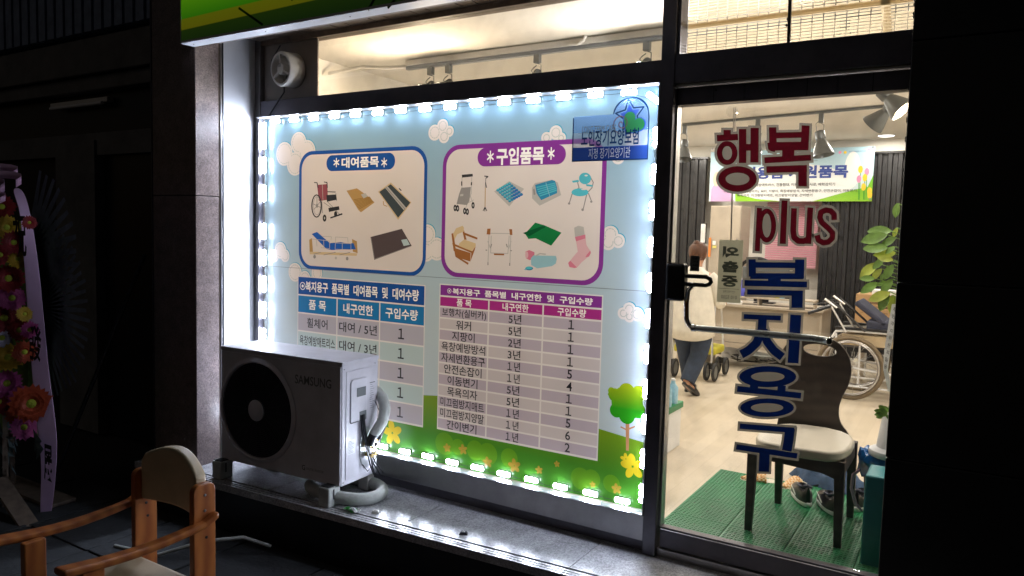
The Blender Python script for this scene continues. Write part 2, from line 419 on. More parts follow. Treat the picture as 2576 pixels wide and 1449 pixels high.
# granite sill: slabs with three anti slip grooves along the front edge
def fy(x): return -.585 + (x + 3.7) * .055
xs = [-4.41, -3.32, -2.39, -1.46, -.53, .6]
for a, b in zip(xs, xs[1:]):
    a += .0015; b -= .0015
    def strip(d0, d1, z0, z1, nm, m='granite'):
        vs = []
        for x in (a, b):
            for q in (d0, d1):
                y = 0.04 if q is None else fy(x) + q
                for z in (z0, z1): vs.append((x, y, z))
        MB().add(vs, [(0, 1, 3, 2), (4, 6, 7, 5), (0, 4, 5, 1), (2, 3, 7, 6), (0, 2, 6, 4), (1, 5, 7, 3)]).build(nm, m, shop, bevel=.0008, seg=1)
    strip(.075, None, -.08, -.04, 'sill_slab')
    strip(.004, None, -.084, -.047, 'sill_bed', 'stone_dark')
    for g in (0, .022, .044): strip(g, g + .017, -.08, -.0405, 'sill_nosing')
    vs = [(x, y, z) for x in (a - .0015, b + .0015) for y in (fy(x) + .02, .03) for z in (GZ - .02, -.085)]
    MB().add(vs, [(0, 1, 3, 2), (4, 6, 7, 5), (0, 4, 5, 1), (2, 3, 7, 6), (0, 2, 6, 4), (1, 5, 7, 3)]).build('sill_riser', 'stone_dark', shop)

# granite pillar on the left, in two lengths of stone
pil = thing('stone_pillar', 'speckled pinkish granite pillar left of the lit poster window', 'pillar', (-4.2, -.38, -.04))
for z0, z1 in ((GZ, -.085), (-.08, 1.626), (1.63, 3.2)):
    MB().box(-4.43, -4.0, -.47, -.306, z0, z1).build('stone', 'granite_pink', pil, bevel=.004)
MB().box(-4.2, -4.003, -.3055, -.297, -.04, 3.2).build('joint_filler', 'brownstrip', pil)
MB().box(-4.2, -3.996, -.2965, -.286, -.04, 3.2).build('metal_strip', 'steel', pil, bevel=.001)
MB().box(-4.2, -4.002, -.2855, -.272, -.04, 3.2).build('trim', 'black', pil)
MB().box(-4.439, -4.4305, -.475, -.3, -.04, 3.2).build('metal_strip', 'bronze', pil)
rp = thing('dark_pillar', 'black stone pillar hiding the right edge of the glass door', 'pillar', (.5, -.1, GZ))
e = -.244
for i, (z0, z1) in enumerate(((GZ, .62), (.624, 1.30), (1.304, 2.2), (2.204, 4.2))):
    MB().box(e, 3.2, -.12, .03, z0, z1).build('stone', 'stone_black', rp, bevel=.004)
s = MB()
for i in range(26):
    z = rnd.uniform(1.5, 2.5); s.lathe((e - .001, -.10, z), [(.002, -.006), (.005, 0), (.003, .007)], 5, mi=0)
s.build('silicone_bead', 'black', rp)

# ---- window frame, posts and transoms
wf = thing('window_frame', 'dark metal window frame around the poster and clear pane above it', 'window', (-2.6, 0, -.04))
MB().box(-3.985, -1.247, -.035, .05, 2.146, 2.25).build('rail', 'bronze', wf, bevel=.002)
MB().box(-3.985, -1.247, -.035, .05, .012, .144).build('rail', 'steel', wf, bevel=.002)
MB().box(-3.985, -1.247, -.02, .05, -.04, .010).build('kick_plate', 'bronze', wf)
MB().box(-3.999, -3.948, -.038, .05, .146, 2.66).build('post', 'steel', wf, bevel=.002)
MB().box(-1.246, -1.182, -.06, .06, -.04, 2.75).build('post', 'bronze', wf, bevel=.003)
MB().box(-3.947, -1.247, -.03, .05, 2.60, 2.66).build('rail', 'brownstrip', wf, bevel=.002)
L = .072; y0 = -.035
for n_, bx in (('ledge', (-3.946, -1.248, -L, -.012, 2.1405, 2.1455)), ('ledge', (-3.946, -1.248, -.066, -.012, .1445, .1495)),
               ('ledge', (-3.9475, -3.943, -.05, -.012, .15, 2.14)), ('ledge', (-1.2515, -1.247, -.062, -.012, .15, 2.14))):
    MB().box(*bx).build(n_, 'bronze' if bx[0] < -3.9469 else 'alu', wf)
MB().box(-3.465, -1.247, .0, .006, 2.25, 2.60).build('glass_pane', 'glass', wf)
MB().box(-3.947, -3.475, -.004, .01, 2.2505, 2.5995).build('blank_panel', 'board', wf)
s = MB(); zz = 2.25
while zz < 2.59:
    s.lathe((-3.47, -.004, zz), [(.003, 0), (rnd.uniform(.005, .009), .008), (.003, .017)], 6); zz += .016
s.build('silicone_bead', 'board', wf, smooth=True)
MB().box(-3.94, -1.255, .008, .014, .15, 2.14).build('glass_pane', 'glass', wf)

# ---- door bay: transom light with woven blind, header, glass door
tr = thing('transom_window', 'two pane transom window above the door with tan woven blind behind', 'window', (-.7, 0, 2.13))
MB().box(-1.181, .5, -.055, .05, 2.135, 2.262).build('rail', 'bronze', tr, bevel=.003)
MB().box(-1.181, -1.168, -.04, .05, 2.262, 2.75).build('post', 'bronze', tr)
MB().box(-1.168, .5, .0, .006, 2.262, 2.76).build('glass_pane', 'glass', tr)
xm = pt(1985, 60, 0).x
MB().bar((xm + .004, -.006, 2.262), (xm - .004, -.006, 2.76), .016, .012).build('divider', 'black', tr)
s = MB()
for i in range(20):
    s.lathe((xm + rnd.uniform(-.008, .008), -.012, 2.262 + i * .025), [(.002, 0), (rnd.uniform(.003, .006), .006), (.002, .013)], 6)
s.build('silicone_bead', 'black', tr)
hd = thing('door_header', 'dark metal header strip above the glass door with faint maker print', 'header', (-.7, 0, 2.04))
MB().box(-1.181, .5, -.012, .05, 2.045, 2.121).build('header_panel', M['bronze'], hd)
MB().box(-1.181, .5, -.03, .03, 2.125, 2.1335).build('trim', 'alu', hd)
pl = []
for px in (1795, 1955, 2029, 2194, 2285):
    x = pt(px, 230, -.012).x; plain('print_line', [[(x, 2.047), (x + .003, 2.047), (x + .003, 2.119), (x, 2.119)]], -.0128, 'ink', hd)
for px in (1872, 2105):
    x = pt(px, 230, -.012).x; plain('header_print', text_tris('posco', x - .006, x + .006, 2.083, .058, rot=-PI / 2), -.0128, 'ink', hd)
MB().lathe((pt(1803, 235, 0).x, -.0125, 2.10), [(.006, 0), (.006, -.002)], 10, 'Y').build('screw', 'ink', hd)

# woven blind: slats with real gaps, seen against the lit ceiling
bl = thing('woven_blind', 'tan woven blind hanging behind the transom glass above the door', 'blind', (-.5, .05, 2.75))
M['slat'] = film('blind_slat', (.84, .73, .54), k=.62, gl=.02)
s = MB(); z = 2.25
while z < 2.75:
    x = -1.165
    while x < -.1:
        jit = rnd.uniform(-.0006, .0006)
        s.add([(x, .05, z + jit), (x + .0405, .05, z + jit), (x + .0405, .05, z + .0088 + jit), (x, .05, z + .0088 + jit)], [(0, 1, 2, 3)]); x += .0445
    z += .0128
o = s.build('slat', 'slat', bl); o['kind'] = 'stuff'
s = MB()
for z in (2.395, 2.56): s.box(-1.165, -.1, .056, .0565, z, z + .022)
s.add([(-.36, .056, 2.262), (-.33, .056, 2.262), (-.36, .056, 2.6), (-.40, .056, 2.6)], [(0, 1, 2, 3)])
s.build('backing_band', 'slat', bl)

# ---- the glass door
dr = thing('glass_door', 'clear glass shop door with red and blue lettering and long chrome handle', 'door', (-.7, 0, 0))
MB().box(-1.172, .45, -.006, .006, .10, 2.044).build('glass_pane', 'glassd', dr)
MB().box(-1.175, .45, -.022, .022, .0, .098).build('bottom_rail', 'bronze', dr, bevel=.003)
MB().box(-1.175, .45, -.0245, -.0225, .086, .090).build('rail_trim', 'chrome', dr)
MB().box(-1.181, -1.173, -.02, .03, .1, 2.044).build('seal', 'alu', dr)
MB().box(-1.181, .5, -.035, .04, -.04, -.004).build('threshold', 'steel', dr)
# lettering
def crop(x0, y0, sc_, Y):
    def f(u, v):
        p = pt((x0 + u * sc_) / 1.03106, (y0 + v * sc_) / 1.03106, Y); return (p.x, p.z)
    return f
D1 = crop(1700, 240, 660 / 1913, -.008); D2 = crop(1700, 600, 400 / 1159, -.008); D4 = crop(1700, 1050, 700 / 2284, -.008)
def letters(items, F, g):
    """items: ('s', points, width) strokes or ('r', cx, cy, outer rx, ry, inner rx, ry) rings"""
    inner, outer = [], []
    for it in items:
        if it[0] == 's':
            inner += strokes(it[1], it[2]); outer += strokes(it[1], it[2], g)
        else:
            _, cx, cy_, ax, az, bx, bz = it
            inner += annulus(cx, cy_, ax, az, bx, bz)
            outer += [ell(cx, cy_, ax + g, az + g, 36)] if min(bx, bz) - g < g * 1.4 or it[0] == 'R' else annulus(cx, cy_, ax + g, az + g, bx - g, bz - g)
    c = lambda ps: [[F(u, v) for u, v in p] for p in ps]
    return c(inner), c(outer)
M['vinyl_unlit'] = film('unlit_white_vinyl', (.19, .18, .165), k=.5); M['vinyl_red'] = film('red_vinyl', (.058, .003, .008), k=.5)  # border is white vinyl, its unlit grey put into the colour
M['vinyl_blue'] = film('blue_vinyl', (.002, .009, .062), k=.5)
def decal(name, items, F, g, m, label):
    i, o = letters(items, F, g)
    ob = sheet(name, [('vinyl_unlit', o), (m, i)], -.0095, dr); ob['label'] = label
V = lambda a, b, w_: ('s', [a, b], w_)
decal('letter', [V((540, 282), (540, 332), 55), V((463, 343), (621, 335), 48), ('R', 540, 455, 78, 90, 37, 52), V((656, 275), (656, 530), 56),
      V((680, 412), (725, 412), 50), V((747, 266), (745, 526), 62), ('R', 618, 650, 145, 96, 90, 47)], D1, 18, 'vinyl_red', 'dark red syllable at the top left of the door')
decal('letter', [V((882, 262), (885, 388), 56), V((1130, 248), (1122, 420), 60), V((905, 323), (1105, 318), 44), V((862, 405), (1150, 402), 64), ('s', [(866, 375), (872, 415), (905, 425)], 50),
      V((1000, 430), (998, 490), 92), V((820, 510), (1170, 489), 45), V((835, 580), (1140, 570), 50), V((1107, 546), (1107, 705), 64)], D1, 18, 'vinyl_red', 'dark red syllable right of the top left one')
decal('letter', [V((783, 868), (766, 1192), 38), ('R', 838, 1000, 70, 128, 33, 90)], D1, 17, 'vinyl_red', 'dark red letter p')
decal('letter', [V((972, 812), (958, 1138), 46)], D1, 17, 'vinyl_red', 'dark red letter l')
decal('letter', [('s', [(1043, 870), (1036, 1040), (1044, 1090), (1075, 1116), (1115, 1118), (1155, 1100)], 44), V((1165, 865), (1150, 1138), 44)], D1, 16, 'vinyl_red', 'dark red letter u')
decal('letter', [('s', [(1345, 958), (1343, 915), (1318, 889), (1280, 884), (1245, 900), (1236, 940), (1252, 978), (1300, 1020), (1332, 1055), (1330, 1095), (1300, 1124), (1262, 1130), (1226, 1110), (1216, 1072)], 42)], D1, 18, 'vinyl_red', 'dark red letter s')
decal('letter', [V((727, 210), (730, 340), 54), V((1085, 212), (1082, 355), 70), V((705, 252), (1110, 256), 42), V((712, 336), (1110, 338), 44), V((895, 350), (895, 405), 96),
      V((670, 388), (1140, 400), 44), V((690, 455), (1108, 466), 40), V((1066, 448), (1065, 575), 84)], D2, 17, 'vinyl_blue', 'dark blue syllable level with the door lock')
decal('letter', [V((665, 640), (943, 652), 36), ('s', [(806, 650), (800, 745), (760, 840), (700, 895), (645, 925)], 64), ('s', [(812, 740), (840, 830), (890, 895), (955, 945)], 62), V((1056, 628), (1035, 990), 82)], D2, 17, 'vinyl_blue', 'dark blue syllable crossed by the chrome handle')
decal('letter', [('R', 845, 1092, 214, 80, 126, 36), V((745, 1150), (738, 1195), 62), V((950, 1158), (946, 1212), 62), V((615, 1183), (1095, 1235), 44), ('R', 840, 1325, 202, 70, 122, 34)], D2, 18, 'vinyl_blue', 'dark blue syllable made of two rings')
decal('letter', [V((715, 180), (1175, 215), 44), ('s', [(1140, 200), (1128, 300), (1112, 390)], 82), V((685, 355), (1200, 432), 46), V((925, 390), (918, 565), 88)], D4, 19, 'vinyl_blue', 'dark blue lowest syllable over the chair seat')
# pull sticker
a, b = pt(1737, 643, -.008), pt(1759, 683, -.008)
plain('sticker_base', [rrect(a.x, b.x, b.z, a.z, .003)], -.0085, M['inkgrey'], dr)
pl = []
for i, ch in enumerate('당기세요'):
    z = a.z - .008 - i * (a.z - b.z - .008) / 4 - .004; xm_ = (a.x + b.x) / 2; pl += text_tris(ch, xm_ - .013, xm_ + .013, z, .0105, .02)
plain('sticker_print', pl, -.0092, 'ink', dr)
# lock box, latch and chrome handle
MB().box(-1.180, -1.092, -.075, -.012, 1.165, 1.335).build('lock_box', 'black', dr, bevel=.014, seg=3)
MB().box(-1.174, -1.098, -.0755, -.074, 1.334, 1.338).build('lock_trim', 'chrome', dr)
zc = 1.262
s = MB(); s.tube([(-1.09, -.05, zc + .018), (-1.0, -.05, zc + .018), (-.982, -.05, zc + .010), (-.977, -.05, zc - .002), (-.985, -.05, zc - .014), (-1.0, -.05, zc - .019), (-1.09, -.05, zc - .019)], .010, 10)
s.build('latch', 'black', dr, smooth=True)
s = MB(); s.tube([(-1.045, -.03, 1.243), (-1.06, -.045, 1.238), (-1.076, -.055, 1.215), (-1.08, -.058, 1.16), (-1.077, -.058, 1.09), (-1.068, -.058, 1.066), (-1.05, -.058, 1.052), (-1.03, -.06, 1.05)], [.008, .010, .012, .0135, .0135, .0135, .0135, .013], 16)
s.build('handle_arm', 'chrome', dr, smooth=True)
MB().lathe((-1.045, -.06, 1.05), [(.0165, -.008), (.018, 0), (.0165, .012)], 20, 'X').build('collar', 'chrome', dr, smooth=True)
h = MB(); h.tube([(-1.045, -.06, 1.05), (-.75, -.06, 1.052), (-.54, -.06, 1.052), (-.50, -.063, 1.05), (-.478, -.078, 1.048)], .0145, 18, cap=False)
o = h.build('handle_bar', 'chrome_bright', dr, smooth=True)
d_ = Vector((.78, -.62, 0)).to_track_quat('X', 'Z').to_matrix()
MB().ring((-.476, -.079, 1.048), .0135, .0025, 24, 8, 'X', rot=d_).build('end_ring', 'chrome', o, smooth=True)
MB().lathe((-.476, -.079, 1.048), [(.0115, -.003), (.0115, 0)], 20, 'X', rot=d_).build('end_cap', 'black', o)

# ---- sign board over the window
sg = thing('shop_sign', 'green light box sign with white metal edge above the window', 'sign', (-1.8, -.4, 2.52))
x0, x1, yb = -4.004, .8, -.562
MB().box(x0, x1, yb, yb + .088, 2.502, 2.506).box(x0, x1, yb, yb + .003, 2.5061, 2.515).box(x0, x0 + .003, yb, yb + .088, 2.5061, 3.4).build('edge_profile', 'white', sg)
for i in range(7): MB().lathe((x0 + .06 + i * .62, yb + .045, 2.501), [(.0035, -.001), (.0035, .002)], 8).build('screw', 'black', sg)
MB().box(x0 + .01, x1, yb + .0885, -.30, 2.56, 3.4).build('housing', 'board', sg)
M['sign_shadow'] = film('sign_face', (.02, .05, .004), (.10, .30, .004), 2.56, 2.60, .5, .03)  # dark tone for the frame shadows drawn on the sign
def sign_face():
    m = bpy.data.materials.new('backlit_sign'); m.use_nodes = True; n = m.node_tree; b = n.nodes['Principled BSDF']
    g = n.nodes.new('ShaderNodeNewGeometry'); s_ = n.nodes.new('ShaderNodeSeparateXYZ'); n.links.new(g.outputs['Position'], s_.inputs[0])
    cr = n.nodes.new('ShaderNodeValToRGB'); r = n.nodes.new('ShaderNodeMapRange'); r.inputs[1].default_value = 2.51; r.inputs[2].default_value = 2.79
    # printed bands slope a little
    ad = n.nodes.new('ShaderNodeMath'); ad.operation = 'MULTIPLY_ADD'; ad.inputs[1].default_value = -.02; n.links.new(s_.outputs[0], ad.inputs[0]); n.links.new(s_.outputs[2], ad.inputs[2])
    sub = n.nodes.new('ShaderNodeMath'); sub.operation = 'SUBTRACT'; sub.inputs[1].default_value = .075; n.links.new(ad.outputs[0], sub.inputs[0])
    n.links.new(sub.outputs[0], r.inputs[0]); n.links.new(r.outputs[0], cr.inputs[0])
    cr.color_ramp.elements[0].color = (.012, .035, .004, 1); cr.color_ramp.elements[1].color = (.16, .5, .006, 1); cr.color_ramp.elements[1].position = 1
    for p, c in ((.25, (.02, .05, .003, 1)), (.27, (.19, .19, .004, 1)), (.47, (.2, .22, .004, 1)), (.49, (.05, .28, .004, 1))):
        e_ = cr.color_ramp.elements.new(p); e_.color = c
    n.links.new(cr.outputs[0], b.inputs['Base Color']); n.links.new(cr.outputs[0], b.inputs['Emission Color']); b.inputs['Emission Strength'].default_value = .34
    b.inputs['Roughness'].default_value = .3
    return m
MB().box(x0 + .004, x1, yb + .004, yb + .01, 2.5155, 3.4).build('face', sign_face(), sg)
for px, py, qx, qy in ((600, 20, 660, 62), (945, -10, 925, 25), (1000, -10, 975, 20), (720, -20, 735, 0)):
    a, b = pt(px, py, yb), pt(qx, qy, yb); MB().bar((a.x, yb + .002, a.z), (b.x, yb + .002, b.z), .003, .012, up=(1, 0, 0)).build('brace_shadow', M['sign_shadow'], sg)  # dark strips drawing the inner frame's shadow lines on the backlit face
M['signink'] = mat('sign_letter', (.02, .03, .22), .4, noise=0, emit=.5); M['signwhite'] = mat('sign_letter_edge', (.6, .7, .75), .4, noise=0, emit=.45)
a = pt(478, -2, yb)
z_ = a.z + .055
for i, ch in enumerate('복지용구'):
    xx = a.x + i * .24
    plain('letter_edge', text_tris(ch, xx - .006, xx + .196, z_ + .047, .172, .055), yb + .0030, 'signwhite', sg)
    plain('sign_letter', text_tris(ch, xx, xx + .19, z_ + .047, .16, .03), yb + .0024, 'signink', sg)

# ================================================================== POSTER
ps = thing('poster', 'large sky blue window poster listing rental and purchase care goods in Korean', 'poster', (-2.6, 0, .15))
PY = -.0025
A = crop(660, 280, 500 / 1449, PY); B = crop(1100, 280, 660 / 1913, PY); C4 = crop(1100, 720, 640 / 1449, PY); C3 = crop(740, 700, 520 / 1395, PY)
W = lambda x, y: (pt(x, y, PY).x, pt(x, y, PY).z)
F = lambda c, c2=None, z0=0, z1=1, k=.5: film('print_film', c, c2, z0, z1, k)
skyf = F((.44, .53, .60), (.20, .36, .49), .9, 2.15)
hillf = F((.045, .19, .015), (.24, .32, .01), .30, .72)
panelf = F((.64, .585, .58), (.66, .60, .58), 1.1, 2.0); cloudf = F((.68, .63, .62)); dashf = F((.42, .46, .45)); edgef = F((.04, .32, .45))
blue = F((.015, .075, .30)); blue2 = F((.02, .17, .42)); purple = F((.20, .035, .26)); magenta = F((.35, .03, .22)); whitef = F((.85, .84, .84), k=.5)
cellA = F((.42, .41, .50)); cellB = F((.42, .53, .57)); cellC = F((.44, .39, .48)); cellD = F((.53, .49, .53)); linef = F((.68, .66, .67))
dark = F((.035, .035, .04)); grey = F((.26, .25, .25)); lgrey = F((.42, .41, .40)); maroon = F((.26, .07, .09)); tan = F((.42, .26, .10)); tand = F((.28, .16, .05))
navyp = F((.02, .10, .42)); cyan = F((.08, .42, .52)); cyand = F((.03, .22, .38)); brown = F((.30, .12, .04)); beigep = F((.58, .44, .26)); greenp = F((.01, .17, .05)); greenq = F((.005, .09, .03))
pinkp = F((.58, .18, .26)); pinkl = F((.62, .38, .42)); ltblue = F((.26, .46, .54)); padf = F((.085, .065, .07)); slate = F((.05, .065, .075)); yel = F((.62, .48, .02)); oran = F((.32, .22, .03)); bushf = F((.09, .25, .012))
treef = F((.02, .26, .01), (.60, .52, .01), .62, .88); trunkf = F((.42, .20, .10))
S = []
px0, px1, pz0, pz1 = -3.943, -1.2515, .150, 2.140
S.append((skyf, [[(px0, pz0), (px1, pz0), (px1, pz1), (px0, pz1)]]))
hill = [(670, 1035), (800, 1020), (960, 1002), (1066, 994), (1200, 1000), (1400, 1040), (1505, 1078), (1570, 1098), (1640, 1118)]
S.append((hillf, [[(px0 + .0006, pz0 + .0006), (px1 - .0006, pz0 + .0006)] + [(max(px0 + .0006, min(px1 - .0006, W(*p)[0])), W(*p)[1]) for p in reversed(hill)]]))
def cloud(circles, seed=0):
    """circles in poster metres: white puffs with a stitched dashed line inside and a blue edge"""
    S.append((edgef, [ell(x + .004, z + .004, r, r, 28) for x, z, r in circles]))
    S.append((cloudf, [ell(x, z, r, r, 28) for x, z, r in circles]))
    d = []
    for i, (x, z, r) in enumerate(circles):
        n = max(8, int(2 * PI * r / .022))
        for j in range(n):
            t = 2 * PI * j / n; q = (x + (r - .014) * math.cos(t), z + (r - .014) * math.sin(t))
            if all(math.hypot(q[0] - a, q[1] - b) > c - .008 for k_, (a, b, c) in enumerate(circles) if k_ != i):
                d.append([(q[0] + math.cos(t) * dr_ * .0022 - math.sin(t) * ds * .0065, q[1] + math.sin(t) * dr_ * .0022 + math.cos(t) * ds * .0065) for dr_, ds in ((-1, -1), (1, -1), (1, 1), (-1, 1))])
    S.append((dashf, d))
def cw(F_, lst):
    o = []
    for u, v, r in lst:
        a, b = F_(u, v), F_(u + r, v); o.append((a[0], a[1], abs(b[0] - a[0])))
    return o
cloud(cw(A, [(332, 262, 58), (225, 345, 62), (305, 420, 62), (395, 330, 64)]))
cloud(cw(B, [(140, 135, 42), (80, 185, 48), (150, 215, 40), (190, 175, 34)]))
cloud(cw(B, [(990, 185, 48), (920, 225, 40), (1030, 225, 36)]))
cloud(cw(B, [(1400, 950, 60), (1460, 1000, 50), (1385, 1010, 55)]))
cloud(cw(A, [(1300, 950, 60), (1370, 1060, 70), (1290, 1080, 60)]))
cloud(cw(B, [(1570, 250, 58), (1460, 370, 50), (1600, 320, 55)]))
cloud(cw(C4, [(1205, 185, 38), (1170, 210, 34), (1250, 215, 40), (1205, 230, 32)]))
cloud(cw(A, [(195, 1070, 44), (230, 1110, 34), (150, 1110, 34)])); cloud(cw(A, [(305, 1235, 50), (470, 1240, 40), (380, 1280, 40)]))
# bushes and flowers on the hill
for u, v, r in ((120, 975, 55), (200, 995, 40), (300, 1015, 50), (375, 1035, 55), (500, 1060, 50), (920, 1180, 60), (985, 1180, 50), (1100, 1210, 50), (1380, 1010, 30)):
    q = cw(C4, [(u, v, r)])[0]; S.append((bushf, [ell(q[0], q[1], q[2], q[2], 20)]))
def bloom(F_, u, v, r, m):
    q = cw(F_, [(u, v, r)])[0]; pet = []
    for k_ in range(5):
        t = 2 * PI * k_ / 5 + .5; pet.append(ell(q[0] + math.cos(t) * q[2] * .6, q[1] + math.sin(t) * q[2] * .6, q[2] * .52, q[2] * .34, 12, 0, t))
    S.append((m, pet))
for u, v, r in ((135, 1000, 20), (228, 1010, 24), (372, 1085, 26), (530, 1105, 34), (675, 1130, 20), (1130, 1240, 28), (780, 1095, 16), (990, 1215, 16)): bloom(C4, u, v, r, oran)
bloom(C4, 1225, 1110, 66, yel); bloom(C4, 1185, 1065, 30, yel); bloom(C3, 745, 1135, 62, yel)
# tree
S.append((trunkf, [[C4(*p) for p in ((1183, 850), (1206, 850), (1202, 1018), (1186, 1014))]] + [[C4(*p) for p in q] for q in (((1155, 872), (1190, 890), (1188, 898), (1152, 880)), ((1203, 882), (1238, 870), (1240, 878), (1204, 894)))]))
q = cw(C4, [(1192, 735, 95), (1120, 690, 38), (1260, 680, 42), (1100, 665, 20), (1130, 780, 40), (1255, 780, 45), (1190, 810, 48), (1190, 670, 48), (1092, 685, 13), (1116, 795, 14)])
S.append((treef, [ell(a, b, c, c, 24) for a, b, c in q]))
# two framed panels
def frame(p0, p1, m, r, th):
    (xa, za), (xb, zb) = p0, p1
    S.append((m, [rrect(xa, xb, zb, za, r, 8)])); S.append((panelf, [rrect(xa + th, xb - th, zb + th, za - th, r - th * .8, 8)]))
a, b = A(334, 322), A(1297, 1268); a2 = A(1290, 290); p1z = (A(600, 316)[1] + a2[1]) / 2
zA1, zA0 = A(800, 306)[1], A(800, 1238)[1]
frame((A(335, 800)[0], zA1), (A(1294, 800)[0], zA0), blue, .11, .022)
frame((B(134, 800)[0], B(800, 250)[1]), (B(1360, 800)[0], B(800, 1308)[1]), purple, .11, .024)
xa, xb, zt, zb = A(541, 420)[0], A(1057, 420)[0], A(800, 346)[1], A(800, 469)[1]
S.append((blue, [rrect(xa, xb, zb, zt, (zt - zb) / 2 - .001, 8)]))
def WT(body, x0, x1, zc_, h_, bold=.03, m=None): S.append((m or whitef, text_tris(body, x0, x1, zc_, h_, bold)))
WT('대여품목', A(655, 410)[0], A(935, 410)[0], A(795, 407)[1], abs(A(795, 452)[1] - A(795, 364)[1]) * .92)
for u in (616, 975): WT('＊', A(u - 22, 410)[0], A(u + 22, 410)[0], A(u, 410)[1], .055)
xa, xb, zt, zb = B(402, 370)[0], B(1066, 350)[0], B(733, 288)[1], B(733, 432)[1]
S.append((purple, [rrect(xa, xb, zb, zt, (zt - zb) / 2 - .001, 8)]))
WT('구입품목', B(545, 370)[0], B(903, 350)[0], B(725, 360)[1], .088, .035)
for u, v in ((498, 372), (955, 348)): WT('＊', B(u - 26, v)[0], B(u + 26, v)[0], B(u, v)[1] + .004, .062)

# product pictures, drawn as flat coloured shapes
def poly(F_, m, *ps_): S.append((m, [[F_(*p) for p in q] for q in ps_]))
def line(F_, m, w_, *ls):
    for l in ls: poly(F_, m, *strokes(l, w_, 0, 0))
def ring_(F_, m, cx, cy_, ax, az, th): poly(F_, m, *annulus(cx, cy_, ax, az, ax - th, az - th, 20))
def disc(F_, m, cx, cy_, ax, az): poly(F_, m, ell(cx, cy_, ax, az, 18))
# wheelchair
line(A, grey, 5, [(505, 640), (510, 790)], [(545, 700), (640, 800)], [(520, 710), (600, 765)], [(612, 640), (618, 700)], [(480, 690), (545, 690)], [(470, 735), (470, 665)], [(440, 720), (500, 750)], [(445, 765), (495, 705)])
poly(A, maroon, [(470, 578), (548, 572), (552, 690), (485, 700)]); line(A, lgrey, 3, [(510, 575), (515, 690)])
line(A, dark, 7, [(448, 560), (470, 562), (478, 600)], [(522, 556), (545, 560), (548, 600)], [(550, 630), (610, 632)])
poly(A, dark, [(540, 655), (612, 650), (620, 690), (545, 705)], [(555, 752), (635, 738), (640, 765), (560, 782)], [(568, 822), (660, 790), (662, 802), (572, 832)])
ring_(A, dark, 467, 737, 40, 88, 9); ring_(A, grey, 470, 735, 29, 70, 3); disc(A, dark, 527, 828, 14, 27); disc(A, dark, 610, 798, 12, 22); disc(A, lgrey, 527, 828, 5, 10); disc(A, grey, 470, 735, 8, 16)
# air mattress
poly(A, tan, [(692, 622), (770, 604), (850, 660), (903, 710), (800, 785), (780, 765)])
for i in range(8): t = i / 8; line(A, tand, 5, [(745 + 45 * t, 690 + 80 * t), (868 + 28 * t, 668 + 40 * t)])
poly(A, lgrey, [(800, 650), (835, 640), (852, 665), (820, 680)])
# ramp board
poly(A, beigep, [(928, 630), (1025, 560), (1180, 710), (1080, 842)]); poly(A, slate, [(938, 631), (1024, 573), (1172, 712), (1080, 826)])
poly(A, lgrey, [(980, 598), (1000, 588), (1142, 752), (1122, 768)]); poly(A, grey, [(986, 598), (992, 594), (1134, 758), (1128, 762)])
line(A, tan, 6, [(968, 700), (972, 730), (998, 740)]); line(A, dark, 8, [(1086, 604), (1104, 622)])
# bed
poly(A, tan, [(412, 990), (432, 978), (440, 1080), (415, 1086)], [(733, 985), (770, 1002), (776, 1092), (740, 1080)]); poly(A, beigep, [(415, 1080), (772, 1092), (768, 1112), (415, 1100)])
poly(A, navyp, [(430, 947), (470, 932), (572, 1020), (582, 1068), (540, 1060)], [(570, 1016), (650, 1008), (700, 1020), (745, 1016), (762, 1062), (580, 1068)])
line(A, lgrey, 4, [(430, 985), (565, 1000), (565, 1058), (500, 1050)], [(510, 965), (578, 968), (575, 995)], [(610, 970), (700, 975), (704, 1010)], [(610, 970), (606, 1062)], [(608, 1015), (725, 1020), (725, 1065), (606, 1062)], [(465, 988), (470, 1040)], [(520, 990), (522, 1050)], [(660, 1015), (660, 1064)])
line(A, grey, 5, [(445, 1100), (500, 1085)], [(520, 1105), (610, 1085)], [(640, 1105), (720, 1085)]); disc(A, grey, 452, 1118, 10, 14); disc(A, grey, 697, 1132, 10, 14); disc(A, lgrey, 612, 1128, 8, 11)
# sensor pad
poly(A, padf, [(872, 970), (1108, 908), (1183, 1038), (900, 1142)]); poly(A, cellB, [(1103, 992), (1145, 985), (1168, 1028), (1122, 1038)]); line(A, grey, 3, [(876, 975), (903, 1136), (1180, 1036)])
# shopping walker
line(B, lgrey, 5, [(285, 520), (285, 600)], [(358, 520), (355, 640), (310, 760)], [(340, 640), (368, 720)], [(300, 730), (375, 690)], [(255, 690), (245, 740)])
poly(B, dark, [(283, 502), (365, 495), (367, 515), (286, 524)]); line(B, dark, 9, [(283, 552), (283, 585)], [(357, 558), (355, 582)]); poly(B, grey, [(280, 600), (352, 594), (340, 700), (322, 730), (244, 722), (262, 650)]); poly(B, lgrey, [(272, 648), (296, 646), (294, 662), (270, 664)])
for x, y in ((233, 752), (252, 755), (305, 775), (325, 780), (368, 732)): disc(B, dark, x, y, 12, 25); disc(B, lgrey, x, y, 5, 10)
# cane
line(B, dark, 8, [(453, 512), (480, 516), (466, 528)]); line(B, grey, 7, [(464, 525), (460, 600)]); line(B, tan, 6, [(460, 600), (458, 745)]); line(B, dark, 6, [(458, 745), (443, 775)], [(458, 745), (472, 775)], [(457, 745), (457, 778)], [(462, 560), (470, 600)])
